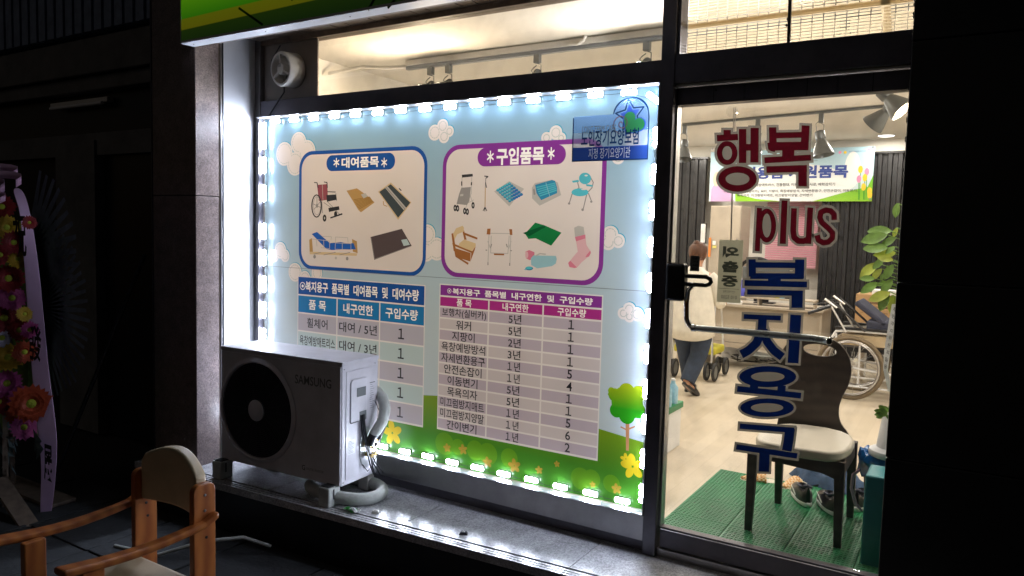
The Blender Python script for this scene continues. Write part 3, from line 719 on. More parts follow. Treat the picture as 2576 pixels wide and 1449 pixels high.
# cushion
poly(B, lgrey, [(527, 628), (640, 550), (752, 608), (640, 740)])
for i in range(6):
    for j in range(6):
        u = (i + .5) / 6; v = (j + .5) / 6; x = 535 + 105 * u + 107 * v + 2; y = 612 - 62 * u + 92 * v * 1.05 + 4 * u
        disc(B, navyp if i + j > 6 else cyand, x, y + 3, 12, 11); disc(B, cyan if (i + j) < 6 else cyand, x, y - 2, 9, 7)
# heated pad box
poly(B, lgrey, [(810, 600), (832, 566), (960, 540), (1005, 560), (1030, 655), (868, 735), (812, 680)]); poly(B, cyand, [(835, 578), (962, 541), (985, 548), (1000, 600), (1000, 640), (880, 693), (845, 640)])
for i in range(5): t = i / 5; line(B, cyan, 9, [(845 + 30 * t, 598 + 80 * t), (985 + 16 * t, 565 + 65 * t)])
line(B, ltblue, 4, [(915, 560), (945, 665)]); poly(B, grey, [(818, 612), (830, 606), (838, 650), (824, 655)])
# bath chair
line(B, grey, 8, [(1150, 545), (1165, 600), (1110, 640)], [(1250, 520), (1272, 560), (1262, 600), (1225, 640), (1195, 765)], [(1115, 640), (1092, 715)], [(1235, 640), (1258, 700)])
poly(B, cyan, ell(1210, 530, 46, 44, 18), [(1112, 548), (1160, 540), (1165, 556), (1118, 562)], [(1218, 572), (1268, 580), (1266, 592), (1220, 588)], ell(1172, 634, 64, 30, 20)); poly(B, panelf, ell(1218, 508, 12, 6, 10), ell(1200, 612, 20, 5, 10)); disc(B, grey, 1192, 765, 10, 10); disc(B, grey, 1090, 718, 9, 9); disc(B, grey, 1257, 705, 9, 8)
# commode chair
poly(B, brown, [(205, 945), (222, 940), (240, 1080), (222, 1075)], [(288, 925), (300, 920), (320, 990), (302, 990)], [(300, 935), (402, 975), (400, 990), (305, 955)], [(212, 1015), (360, 1075), (360, 1092), (215, 1032)], [(222, 1050), (350, 1090), (348, 1155), (236, 1120)], [(232, 1105), (335, 1165), (330, 1180), (240, 1122)], [(355, 1085), (388, 1040), (380, 1070), (350, 1150)])
poly(B, beigep, [(218, 945), (240, 905), (290, 885), (300, 900), (298, 930), (250, 950), (228, 990)], [(262, 1020), (300, 988), (388, 1018), (388, 1042), (358, 1076), (262, 1038)])
# walking frame
line(B, lgrey, 6, [(488, 940), (480, 1180)], [(652, 945), (645, 1185)], [(490, 942), (650, 945)], [(505, 960), (500, 1090), (630, 1095), (640, 960)], [(478, 1000), (500, 1060)], [(655, 1000), (635, 1060)])
poly(B, brown, [(475, 908), (500, 906), (497, 952), (470, 950)], [(640, 910), (662, 912), (664, 956), (645, 954)], [(525, 1094), (602, 1096), (602, 1108), (525, 1106)]); line(B, grey, 8, [(508, 1022), (500, 1050)], [(618, 1022), (626, 1048)], [(462, 1068), (474, 1070)], [(648, 1072), (660, 1074)], [(480, 1160), (480, 1182)], [(644, 1165), (643, 1187)])
# green sheet
poly(B, greenp, [(785, 985), (758, 945), (835, 862), (905, 882), (1033, 938), (955, 1036), (838, 980)]); poly(B, greenq, [(742, 940), (905, 882), (912, 900), (760, 950)], [(762, 948), (905, 898), (860, 925), (790, 965)])
# urinal bottle
poly(B, pinkp, [(762, 1080), (790, 1068), (830, 1085), (828, 1125), (795, 1145), (765, 1130)]); poly(B, pinkl, ell(772, 1105, 12, 26, 12)); poly(B, ltblue, [(822, 1108), (990, 1112), (998, 1135), (990, 1170), (960, 1190), (850, 1206), (805, 1180), (803, 1130)]); line(B, lgrey, 10, [(840, 1112), (870, 1095), (915, 1100)]); poly(B, cyand, ell(790, 1206, 30, 15, 14)); poly(B, cyan, ell(788, 1202, 26, 11, 14), [(748, 1214), (765, 1210), (765, 1220)])
# sock
poly(B, lgrey, [(1128, 900), (1160, 885), (1200, 895), (1208, 960), (1135, 975)]); poly(B, pinkl, [(1138, 975), (1212, 960), (1220, 1030), (1252, 1080), (1240, 1115), (1185, 1160), (1150, 1200), (1100, 1200), (1085, 1165), (1120, 1120), (1155, 1080)]); poly(B, pinkp, [(1134, 970), (1212, 952), (1214, 980), (1142, 1003)], [(1225, 1100), (1250, 1072), (1254, 1090), (1240, 1118), (1212, 1122)], [(1083, 1165), (1098, 1148), (1150, 1200), (1130, 1204), (1092, 1196)])

# tables
def table(x0, x1, cols, z_head, z_sub, z_first, z_end, n, hm, sm, ca, cb):
    g = .0045
    S.append((linef, [[(x0 - .006, z_end - .006), (x1 + .006, z_end - .006), (x1 + .006, z_head + .006), (x0 - .006, z_head + .006)]]))
    S.append((hm, [[(x0, z_sub + g), (x1, z_sub + g), (x1, z_head), (x0, z_head)]]))
    cx = [x0] + cols + [x1]
    for i in range(3):
        a_, b_ = cx[i] + (g if i else 0), cx[i + 1] - (g if i < 2 else 0)
        S.append((sm, [[(a_, z_first + g), (b_, z_first + g), (b_, z_sub - g), (a_, z_sub - g)]]))
        for r in range(n):
            zt_ = z_first + (z_end - z_first) * r / n - g; zb_ = z_first + (z_end - z_first) * (r + 1) / n + g
            S.append((cb if r % 2 else ca, [[(a_, zb_), (b_, zb_), (b_, zt_), (a_, zt_)]]))
    return cx
t1 = dict(x0=C3(90, 300)[0], x1=C3(964, 400)[0]); zc1 = [C3(500, 79)[1], C3(500, 205)[1], C3(800, 362)[1], C3(956, 1088)[1]]
z1h = (C3(90, 55)[1] + C3(970, 105)[1]) / 2; z1s = (C3(90, 183)[1] + C3(966, 240)[1]) / 2; z1f = (C3(88, 308)[1] + C3(963, 380)[1]) / 2; z1e = C3(952, 1088)[1]
c1 = table(t1['x0'], t1['x1'], [C3(360, 260)[0], C3(657, 300)[0]], z1h, z1s, z1f, z1e, 5, blue, blue2, cellA, cellB)
x0, x1 = C4(88, 500)[0], C4(1032, 500)[0]
z2h = (C4(95, 50)[1] + C4(1043, 101)[1]) / 2; z2s = (C4(94, 118)[1] + C4(1040, 172)[1]) / 2; z2f = (C4(92, 180)[1] + C4(1038, 243)[1]) / 2; z2e = (C4(70, 892)[1] + C4(1018, 1058)[1]) / 2
c2 = table(x0, x1, [C4(372, 500)[0], C4(690, 500)[0]], z2h, z2s, z2f, z2e, 11, purple, magenta, cellC, cellD)
def row(cx, zt_, zb_, words, hts, m, bold, out):
    words = [q.replace('1', '１') if q != '대여 / 10년' else q for q in words]
    for i, wd in enumerate(words):
        if not wd: continue
        c_, h_ = (cx[i] + cx[i + 1]) / 2, hts[i]; n_ = sum(.5 if ch in ' ()/' else .62 if ch in '0123456789１' else 1.02 for ch in wd)
        wd_w = min(n_ * h_ * .95, cx[i + 1] - cx[i] - .03)
        out.append((m, text_tris(wd, c_ - wd_w / 2, c_ + wd_w / 2, (zt_ + zb_) / 2, h_, bold, keep=wd in '１123456')))
def title(x0, x1, zt_, zb_, body, l0, l1, rr):
    zc_ = (zt_ + zb_) / 2; S.append((whitef, text_tris(body, x0 + (x1 - x0) * l0, x0 + (x1 - x0) * l1, zc_, (zt_ - zb_) * .58, .025)))
    cx = x0 + (x1 - x0) * rr; r = (zt_ - zb_) * .22; S.append((whitef, annulus(cx, zc_, r, r, r * .8, r * .8, 20) + [ell(cx, zc_, r * .38, r * .38, 12)]))
title(c1[0], c1[3], z1h, z1s, '복지용구  품목별  대여품목  및  대여수량', .065, .96, .038)
title(c2[0], c2[3], z2h, z2s, '복지용구  품목별  내구연한  및  구입수량', .085, .95, .062)
row(c1, z1s, z1f, ['품 목', '내구연한', '구입수량'], [.062] * 3, whitef, .02, S)
row(c2, z2s, z2f, ['품 목', '내구연한', '구입수량'], [.041] * 3, whitef, .02, S)
D = []
L1 = [('휠체어', '대여 / 5년', '1'), ('욕창예방매트리스', '대여 / 3년', '1'), ('전동침대', '대여 / 10년', '1'), ('이동욕조', '대여 / 5년', '1'), ('배회감지기', '대여 / 5년', '1')]
for r, wds in enumerate(L1):
    a_ = z1f + (z1e - z1f) * r / 5; b_ = z1f + (z1e - z1f) * (r + 1) / 5; row(c1, a_, b_, wds, [.062, .062, .062], 'ink', .013, D)
L2 = [('보행차(실버카)', '5년', '1'), ('워커', '5년', '1'), ('지팡이', '2년', '1'), ('욕창예방방석', '3년', '1'), ('자세변환용구', '1년', '5'), ('안전손잡이', '1년', '4'), ('이동변기', '5년', '1'),
      ('목욕의자', '5년', '1'), ('미끄럼방지매트', '1년', '5'), ('미끄럼방지양말', '1년', '6'), ('간이변기', '1년', '2')]
for r, wds in enumerate(L2):
    a_ = z2f + (z2e - z2f) * r / 11; b_ = z2f + (z2e - z2f) * (r + 1) / 11; row(c2, a_, b_, wds, [.052, .05, .046], 'ink', .013, D)
po = sheet('printed_sheet', S, PY, ps)
mb = MB()
for _, ts in D:
    for t in ts: mb.add([(x, PY - .0006, z) for x, z in t], [list(range(len(t)))])
mb.build('table_text', 'ink', ps)
# sheet joint running across the poster
a, b = pt(1066, 716, PY), pt(1670, 757, PY)
MB().box(-3.94, -1.255, PY - .0007, PY - .0002, 1.194, 1.1965).build('sheet_joint', M['inkgrey'], ps)

# designation sticker, translucent
st = thing('sticker', 'blue translucent long term care insurance sticker on the poster top right corner', 'sticker', (-1.5, -.004, 1.8))
T = lambda u, v: (pt((1100 + u * .31746) / 1.03106, (v * .31746) / 1.03106, PY).x, pt((1100 + u * .31746) / 1.03106, (v * .31746) / 1.03106, PY).z)
zl, zm, zr0, zt = T(1222, 1320)[1], T(1222, 1207)[1], T(1222, 955)[1], T(1690, 803)[1]
xl, xr = T(1222, 1130)[0], T(1828, 1100)[0]
zl = (zl + T(1818, 1285)[1]) / 2; zm = (zm + T(1824, 1185)[1]) / 2
cx_ = T(1690, 940)[0]; rd = (xr - cx_); zc_ = zt - rd
body = [(xl, zl), (xr, zl), (xr, zc_)] + [(cx_ + rd * math.cos(t * PI / 16), zc_ + rd * math.sin(t * PI / 16)) for t in range(1, 15)] + [(cx_ - rd * .98, zr0 + .0), (xl, zr0)]
def grow(ps_, d):
    c = (sum(p[0] for p in ps_) / len(ps_), sum(p[1] for p in ps_) / len(ps_)); return [(p[0] + (d if p[0] > c[0] else -d), p[1] + (d if p[1] > c[1] else -d)) for p in ps_]
M['labelw0'] = mat('white_print', (.8, .8, .82), .5, noise=0); M['tb'] = tint('clear_blue_film', (.44, .60, .86), .25); M['tw'] = tint('clear_pale_film', (.62, .68, .76), .35); M['tn'] = tint('navy_film', (.03, .08, .34), .75); M['te'] = tint('film_edge', (.01, .04, .12), .8)
xs_ = [(xl, zm), (xr, zm), (xr, zm + .07), (xl, zm + .07)]
sh = [('te', [grow(body, .006)]), ('tb', [body]), ('tw', [xs_]), ('tn', [[(xl, zl), (xr, zl), (xr, zm), (xl, zm)]])]
star = []
sx_, sz_ = T(1685, 940)
for k_ in range(10): t = PI / 2 + .15 + k_ * PI / 5; r = .075 if k_ % 2 == 0 else .036; star.append((sx_ + r * math.cos(t), sz_ + r * math.sin(t)))
M['sb'] = mat('logo_blue', (.02, .08, .42), .5, noise=0); M['sg'] = mat('logo_green', (.02, .22, .06), .5, noise=0); M['sm'] = mat('logo_maroon', (.16, .06, .08), .5, noise=0)
sh.append(('te', strokes(star + [star[0]], .006))); sh.append(('sb', [[(sx_ + (p[0] - sx_) * .72, sz_ + (p[1] - sz_) * .72) for p in star]]))
hx, hz = T(1705, 1010); heart = []
for i in range(24):
    t = 2 * PI * i / 24; x = 16 * math.sin(t) ** 3; z = 13 * math.cos(t) - 5 * math.cos(2 * t) - 2 * math.cos(3 * t) - math.cos(4 * t); c_, s_ = math.cos(-.6), math.sin(-.6)
    heart.append((hx + (x * c_ - z * s_) * .0036, hz + (x * s_ + z * c_) * .0036))
sh.append(('sb', [[(hx + (p[0] - hx) * 1.12, hz + (p[1] - hz) * 1.12) for p in heart]])); sh.append(('sg', [heart]))
wx, wz = T(1615, 1010); spi = [(wx + .0085 * t * math.cos(t * 1.9), wz + .0085 * t * math.sin(t * 1.9)) for t in [i * .3 for i in range(20)]]
sh.append(('sm', strokes(spi, .004)))
sheet('film', sh, -.0042, st)
pl = text_tris('노인장기요양보험', T(1285, 1130)[0], T(1755, 1120)[0], (T(1400, 1130)[1] + T(1700, 1112)[1]) / 2, .078, .02); plain('film_text', pl, -.0048, M['te'], st)
plain('film_text', text_tris('LONG TERM CARE', T(1293, 1065)[0], T(1570, 1050)[0], T(1430, 1056)[1], .034), -.0048, 'inkgrey', st)
plain('film_text', text_tris('지정 장기요양기관', T(1345, 1255)[0], T(1685, 1240)[0], (zl + zm) / 2, .05, .0), -.0048, 'labelw0', st)

# ================================================================== LED strings
def led_string(label, pts_, along, rot=None, k=1.08):
    t = thing('led_string', label, 'light string', pts_[0], 0, 'white LED light strings around the poster')
    for p in pts_:
        x, y, z = p; a = along
        if p is pts_[-1] and rot: a = rot
        v = Vector({'x': (1, 0, 0), 'z': (0, 0, 1)}[a]) if isinstance(a, str) else Vector(a)
        v.normalize(); up = Vector((0, -1, 0))
        h = .036 * k
        m_ = MB().bar(Vector(p) - v * h, Vector(p) + v * h, .026, .008, up=up).build('led_module', 'whiteplastic', t, bevel=.001, seg=1)
        e_ = MB()
        for q in (-1, 0, 1): e_.lathe(Vector(p) + v * q * .0235 * k + up * .004, [(.0118 * k, 0), (.0118 * k, .004), (.009 * k, .009), (.003 * k, .012)], 10, 'Z', rot=up.to_track_quat('Z', 'X').to_matrix())
        e_.build('lens', 'led', m_)
    w_ = []
    for i, p in enumerate(pts_):
        w_.append(Vector(p) + Vector((0, .002, 0)))
        if i < len(pts_) - 1:
            q = Vector(pts_[i + 1]); w_.append((Vector(p) + q) / 2 + Vector((rnd.uniform(-.002, .002), -.004, rnd.uniform(-.012, -.002))))
    MB().tube(w_, .0013, 5).build('wire', 'black', t)
LY = -.011
led_string('row of white LED modules along the top edge of the poster', [(-3.83 + i * .1725, LY, 2.122 - .001 * (i % 3)) for i in range(15)] + [(-1.292, LY, 2.085)], 'x', (1, 0, -.75))
led_string('column of white LED modules down the left edge of the poster', [(-3.921, LY - .012, z) for z in (2.065, 2.0, 1.845, 1.665, 1.42, 1.25, 1.078, .908, .735, .565, .395)], 'z', k=1.45)
led_string('column of white LED modules down the right edge beside the door post', [(-1.268, LY - .012, 1.905 - i * .1668) for i in range(11)], 'z', k=1.3)
led_string('row of white LED modules along the bottom edge of the poster', [(-1.372 - i * .1695, LY, .176 + .002 * (i % 2)) for i in range(15)], 'x')

# ================================================================== OUTSIDE THINGS
# ---- exhaust fan in the blank panel
fa = thing('exhaust_fan', 'round white exhaust fan in the grey panel above the poster corner', 'fan', (-3.665, -.005, 2.43))
rt = Matrix.Rotation(math.radians(-6), 3, 'Z') @ Matrix.Rotation(math.radians(4), 3, 'X')
cc = (-3.665, -.005, 2.425)
MB().lathe(cc, [(.104, 0), (.104, -.10), (.100, -.106), (.088, -.106), (.085, -.095), (.085, -.01)], 40, 'Y', rot=rt).build('housing', 'whiteplastic', fa, smooth=True)
MB().lathe(cc, [(.084, -.0105), (.084, -.02)], 32, 'Y', rot=rt).build('duct_back', M['board'], fa)
MB().lathe(cc, [(.034, -.03), (.036, -.10), (.030, -.108), (.012, -.110)], 24, 'Y', rot=rt).build('motor_hub', 'whiteplastic', fa, smooth=True)
for k_ in range(3):
    t = PI / 2 + .05 + k_ * 2 * PI / 3
    a, b = rt @ Vector((.03 * math.cos(t), -.10, .03 * math.sin(t))), rt @ Vector((.088 * math.cos(t), -.10, .088 * math.sin(t)))
    MB().bar(Vector(cc) + a, Vector(cc) + b, .012, .012, up=(0, 1, 0)).build('spoke', 'whiteplastic', fa)
for k_ in range(5):
    t = .4 + k_ * 2 * PI / 5; vs = []
    for r in (.035, .08):
        for dt, dy in ((-.35, -.045), (.35, -.075)):
            p = rt @ Vector((r * math.cos(t + dt), dy, r * math.sin(t + dt))); vs += [Vector(cc) + p, Vector(cc) + p + Vector((0, .002, 0))]
    MB().add(vs, [(0, 2, 6, 4), (1, 5, 7, 3), (0, 4, 5, 1), (2, 3, 7, 6), (0, 1, 3, 2), (4, 6, 7, 5)]).build('blade', 'whiteplastic', fa)
for k_ in range(4):
    p = Vector(cc) + rt @ Vector((0, -.1105, .012 + k_ * .006)); MB().box(p.x - .011, p.x + .011, p.y - .0005, p.y + .0005, p.z, p.z + .0022).build('hub_slot', 'ink', fa)
a = pt(672, 285, -.02)
MB().tube([(-3.70, -.06, 2.335), (-3.71, -.05, 2.29), (-3.76, -.045, 2.25), (-3.82, -.045, 2.19), (a.x + .04, -.042, 2.15)], .004, 6).build('cable', 'black', fa, smooth=True)
MB().tube([(-3.78, -.02, 2.59), (-3.85, -.03, 2.50), (-3.82, -.02, 2.40)], .004, 6).build('cable', 'black', fa, smooth=True)

# ---- air conditioner outdoor unit
ac = thing('outdoor_unit', 'white air conditioner outdoor unit with round black fan grille on the granite sill', 'air conditioner', (-3.30, -.30, -.04), math.radians(3.0))
w2, d2, zb, zt = .468, .15, .10, .775
MB().box(-w2, w2, -d2, d2, zb, zt).build('casing', 'cream', ac, local=True, bevel=.007, seg=3)
MB().box(-w2 - .004, w2 + .004, -d2 - .004, d2 + .004, zt - .016, zt + .006).build('lid', 'cream', ac, local=True, bevel=.004)
MB().box(-w2 + .01, w2 - .004, -d2 - .008, -d2 - .001, zb + .004, zt - .02).build('front_panel', 'cream', ac, local=True, bevel=.003)
gx, gz, gr = -.158, .437, .305
MB().lathe((gx, -d2 - .008, gz), [(gr, -.001), (gr, -.006), (gr - .022, -.016), (gr - .030, -.010), (gr - .030, .002)], 56, 'Y').build('grille_rim', M['cream'], ac, local=True, smooth=True)
MB().lathe((gx, -d2 - .009, gz), [(gr - .031, -.0002), (gr - .031, -.001)], 48, 'Y').build('grille_backing', 'black', ac, local=True)
s = MB()
for i in range(19): s.ring((gx, -d2 - .016 - .004 * math.sin(i / 19 * PI), gz), .062 + i * .0112, .0019, 56, 5)
for k_ in range(24):
    t = 2 * PI * k_ / 24; s.bar((gx + .06 * math.cos(t), -d2 - .0135, gz + .06 * math.sin(t)), (gx + .272 * math.cos(t), -d2 - .0135, gz + .272 * math.sin(t)), .002, .003, up=(0, 1, 0))
o = s.build('grille_wire', 'wire', ac, local=True, smooth=True); o['kind'] = 'stuff'
MB().lathe((gx, -d2 - .012, gz), [(.062, .003), (.062, -.008), (.054, -.013), (.02, -.014)], 36, 'Y').build('fan_hub', M['cream'], ac, local=True, smooth=True)
f_ = lambda x, z: (x, -d2 - .0089, z)
plain('badge', text_tris('SAMSUNG', .135, .40, .655, .05, .012), 0, M['inkgrey'], ac, f=f_)
plain('badge', text_tris('G', .19, .215, .165, .03, .02) + text_tris('DIGITAL INVERTER', .225, .35, .163, .014), 0, M['inkgrey'], ac, f=f_)
# right hand side with service cover
X = w2
MB().box(X + .001, X + .004, -d2 + .03, d2 - .02, zb + .03, zt - .05).build('side_panel', 'cream', ac, local=True, bevel=.0015)
MB().prism([(-.09, .44), (-.09, .66), (-.075, .675), (.04, .675), (.04, .44)], X + .004, X + .012, f=lambda x, y, z: (y, x, z)).build('service_cover', 'cream', ac, local=True, bevel=.003)
MB().box(X + .0125, X + .014, -.045, .03, .575, .625).build('handle_recess', 'inkgrey', ac, local=True, bevel=.004)
MB().box(X + .0045, X + .010, -.085, .035, .44, .435).build('cover_seam', 'black', ac, local=True)
MB().box(X + .0125, X + .0145, -.02, .035, .44, .49).build('cable_gland', 'inkgrey', ac, local=True)
for y in (-d2 + .015, d2 - .03):
    for z in (zb + .02, zt - .035): MB().lathe((X + .0005, y, z), [(.004, 0), (.004, .0025)], 8, 'X').build('screw', 'steel', ac, local=True)
f_ = lambda x, z: (X + .0047, x, z)
M['labelw'] = mat('label_paper', (.8, .8, .8), .5, noise=.02)
plain('rating_label', [[(-.105, .265), (-.05, .265), (-.05, .345), (-.105, .345)]], 0, 'labelw', ac, f=f_)
s = MB()
for i in range(9):
    z = .272 + i * .008; s.add([(X + .005, -.10, z), (X + .005, -.055 - .01 * (i % 3), z), (X + .005, -.055 - .01 * (i % 3), z + .002), (X + .005, -.10, z + .002)], [(0, 1, 2, 3)])
o = s.build('label_print', 'inkgrey', ac, local=True); o['kind'] = 'stuff'
plain('rating_label', [[(.07, .48), (.12, .48), (.12, .64), (.07, .64)]], 0, 'cream', ac, f=f_)
s = MB()
for i in range(12):
    z = .49 + i * .012; s.add([(X + .005, .075, z), (X + .005, .112 - .008 * (i % 3), z), (X + .005, .112 - .008 * (i % 3), z + .002), (X + .005, .075, z + .002)], [(0, 1, 2, 3)])
s.add([(X + .005, .072, .637), (X + .005, .118, .637), (X + .005, .118, .632), (X + .005, .072, .632)], [(0, 1, 2, 3)])
o = s.build('label_print', 'inkgrey', ac, local=True); o['kind'] = 'stuff'
MB().prism(ell(.045, .27, .055, .115, 28), X + .004, X + .010, f=lambda x, y, z: (y, x, z)).build('valve_cover', M['alu'], ac, local=True, bevel=.003)
for y, z in ((.03, .30), (.06, .275), (.04, .235), (.075, .31), (.07, .24)):
    v_ = MB().lathe((X + .010, y, z), [(.010, 0), (.010, .012), (.007, .013), (.007, .035), (.011, .036), (.011, .048)], 8, 'X').build('valve', 'brass', ac, local=True)
for y0_, zz_, b_ in ((-.012, 0, .07), (.0, .003, .10), (.008, .0, .12), (.014, -.004, .05)):
    MB().tube([(X + .014, y0_, .47), (X + .022, y0_ + .004, .38 + zz_), (X + .04, y0_ + .02, .28), (X + .055, y0_ + b_ * .5, .19), (X + .05, y0_ + b_, .13), (X + .03, y0_ + b_ + .04, .10)], .0045, 6).build('cable', 'black', ac, local=True, smooth=True)
MB().tube([(X + .02, .10, .53), (X + .05, .12, .45), (X + .055, .12, .35), (X + .05, .10, .24), (X + .04, .06, .17), (X + .04, .02, .15), (X + .02, 0, .19)], .0028, 6).build('cable', 'black', ac, local=True, smooth=True)
for sx_ in (-w2 + .04, w2 - .06):
    for y in (-d2 - .05, d2 - .02):
        if y > 0:
            if sx_ < 0: continue
            MB().box(sx_ - .035, sx_ + .035, y - .03, y + .03, 0, zb).build('foot', 'whiteplastic', ac, local=True, bevel=.006); continue
        s = MB(); s.box(sx_ - .038, sx_ + .038, y - .022, y + .07, 0, .105)
        o = s.build('foot', M['foam'], ac, local=True, bevel=.008, seg=3)
        MB().box(sx_ + .039, sx_ + .0405, y + .01, y + .02, .04, .095).build('slot', 'black', o, local=True)
        MB().box(sx_ - .03, sx_ + .03, y - .01, y + .08, .1055, .110).build('rubber_pad', 'rubber', o, local=True)
MB().box(-w2 + .03, -w2 + .05, -d2, d2, .075, .095).build('foot_rail', 'black', ac, local=True)
# insulated pipe
pi_ = thing('insulated_pipe', 'thick grey insulated refrigerant pipe bending down beside the outdoor unit', 'pipe', (-2.78, -.15, .4))
MB().tube([pt(930, 978, -.08), pt(948, 984, -.09), pt(962, 1000, -.11), pt(969, 1028, -.14), pt(962, 1060, -.17), pt(948, 1082, -.20), pt(938, 1096, -.22)], [.028, .030, .031, .032, .031, .030, .028], 16).build('foam_sleeve', 'foam', pi_, smooth=True)
MB().tube([pt(940, 1092, -.222), pt(933, 1108, -.23), pt(930, 1122, -.24)], .025, 12).build('tape_wrap', 'black', pi_, smooth=True)
MB().tube([pt(968, 1040, -.09), pt(968, 1066, -.11), pt(955, 1098, -.15), pt(940, 1125, -.18)], .014, 10).build('tape_wrap', 'black', pi_, smooth=True)
# drain hose coil on the sill
dh = thing('hose_coil', 'loop of pale grey insulated hose lying on the sill under the outdoor unit', 'hose', (-2.95, -.3, -.04))
pts_ = []
for i in range(34):
    t = -2.6 + i * 5.4 / 33; pts_.append((-2.93 + .235 * math.cos(t), -.28 + .150 * math.sin(t), -.002 + .004 * math.sin(3 * t)))
MB().tube(pts_, .034, 12).build('hose', 'foam', dh, smooth=True)
for nm, lab, x, y, m in (('plastic_scrap', 'small white plastic scrap on the sill below the hose coil', -2.60, -.40, 'whiteplastic'), ('plastic_clip', 'broken black and white plastic clip lying alone on the sill', -2.06, -.36, 'black')):
    t = thing(nm, lab, 'litter', (x, y, -.04), .5)
    MB().prism([(-.022, 0), (.022, 0), (.014, .016), (-.014, .016)], -.012, .012).build('shell', m, t, local=True, bevel=.003)
    MB().tube([(-.02, -.004, .004), (0, -.006, .02), (.02, -.004, .004)], .0025, 6).build('clip', 'whiteplastic', t, local=True, smooth=True)
M['gfilm'] = mat('green_wrapper', (.05, .3, .06), .3, noise=.3)
for x, y, lb in ((-2.72, -.46, 'clear green crumpled wrapper behind the near foot of the outdoor unit'), (-3.62, -.22, 'green and white crumpled wrapper under the far end of the outdoor unit')):
    t = thing('wrapper', lb, 'litter', (x, y, -.04)); s = MB(); q = []
    for i in range(7):
        for j in range(5): q.append(((i - 3) * .013 + rnd.uniform(-.003, .003), (j - 2) * .011, .004 + rnd.uniform(0, .02)))
    s.add(q, [(i * 5 + j, i * 5 + j + 1, i * 5 + j + 6, i * 5 + j + 5) for i in range(6) for j in range(4)])
    o = s.build('film', 'gfilm', t, local=True); so_ = o.modifiers.new('s', 'SOLIDIFY'); so_.thickness = .0006
    s = MB(); s.add([(a * .8 + .03, b_ * .9, c_ + .004) for a, b_, c_ in q], [(i * 5 + j, i * 5 + j + 1, i * 5 + j + 6, i * 5 + j + 5) for i in range(6) for j in range(4)])
    o = s.build('film', 'labelw', t, local=True); so_ = o.modifiers.new('s', 'SOLIDIFY'); so_.thickness = .0006

# ---- wooden armchair in the foreground
wc = thing('armchair', 'orange wooden armchair with beige vinyl seat and curved back in the street', 'chair', (-2.62, -1.78, GZ))
def post(x, y0_, y1_, z0_, z1_, r=.03):
    poly_ = [(y0_, z0_), (y1_, z0_)] + [(y1_ - r + r * math.cos(t * PI / 12), z1_ - r + r * math.sin(t * PI / 12)) for t in range(0, 7)] + [(y0_ + r - r * math.sin(t * PI / 12), z1_ - r + r * math.cos(t * PI / 12)) for t in range(0, 7)]
    return MB().prism(poly_, x - .014, x + .014, f=lambda a, b_, c_: (b_, a, c_))
for x in (-2.425, -2.80):
    p = post(x, -1.61, -1.515, GZ, .478 if x > -2.6 else .47).build('rear_leg', 'wood', wc, bevel=.004)
    for z in (.435, .375, .325, .27): MB().lathe((x + .0142, -1.562 + (.006 if z < .3 else 0), z), [(.0055, 0), (.0055, .0015), (.002, .002)], 10, 'X').build('screw', 'steel' if z > .35 else 'black', p)
fl = [(-2.425, -2.06), (-2.80, -2.06)]
for x, y in fl: MB().box(x - .016, x + .016, y + .04, y + .115, GZ, .31).build('front_leg', 'wood', wc, bevel=.005)
for (a, b_, sx_) in (((-2.398, -1.52, .335), (-2.44, -2.08, .322), 1), ((-2.827, -1.56, .335), (-2.86, -2.09, .325), -1)):
    a, b_ = Vector(a), Vector(b_); pts_ = []; n_ = 10
    s = MB(); top = []; 
    for i in range(n_ + 1):
        t = i / n_; p = a.lerp(b_, t); p.z += .022 * math.sin(PI * t) * (-1) + (.018 if t < .1 else 0) * (1 - t * 10); wdt = .019 + .014 * t
        h_ = .0135
        s.v += [(p.x - wdt, p.y, p.z - h_), (p.x + wdt, p.y, p.z - h_), (p.x + wdt, p.y, p.z + h_), (p.x - wdt, p.y, p.z + h_)]
    for i in range(n_):
        for j in range(4): s.f.append([i * 4 + j, i * 4 + (j + 1) % 4, i * 4 + 4 + (j + 1) % 4, i * 4 + 4 + j]); s.m.append(0)
    s.f += [[0, 1, 2, 3], [n_ * 4 + j for j in range(4)]]; s.m += [0, 0]
    s.build('armrest', 'wood', wc, bevel=.010, seg=3, smooth=False)
# curved padded back
s = MB(); n_ = 16
for i in range(n_ + 1):
    t = i / n_; x = -2.79 + .352 * t; bow = .03 * math.sin(PI * t); zt_ = .500 + .075 * math.sin(PI * (t * .92 + .08)) ** .8 if 0 < t < 1 else .50
    zb_ = .345
    s.v += [(x, -1.585 + bow, zb_), (x, -1.585 + bow, zt_), (x, -1.535 + bow, zt_), (x, -1.535 + bow, zb_)]
for i in range(n_):
    for j in range(4): s.f.append([i * 4 + j, i * 4 + (j + 1) % 4, i * 4 + 4 + (j + 1) % 4, i * 4 + 4 + j]); s.m.append(0)
s.f += [[0, 1, 2, 3], [n_ * 4 + j for j in range(4)]]; s.m += [0, 0]
s.build('backrest', 'vinyl', wc, bevel=.012, seg=4, smooth=True)
s = MB().box(-2.785, -2.442, -2.03, -1.60, .075, .130); s.build('seat', 'vinyl', wc, bevel=.022, seg=4, smooth=True)
MB().box(-2.78, -2.447, -2.0, -1.62, .03, .074).build('seat_frame', 'wood', wc, bevel=.004)
for y in (-1.57, -1.98): MB().box(-2.785, -2.44, y - .012, y + .012, .03 if y > -1.8 else -.02, .073 if y > -1.8 else .028).build('stretcher', 'wood', wc)

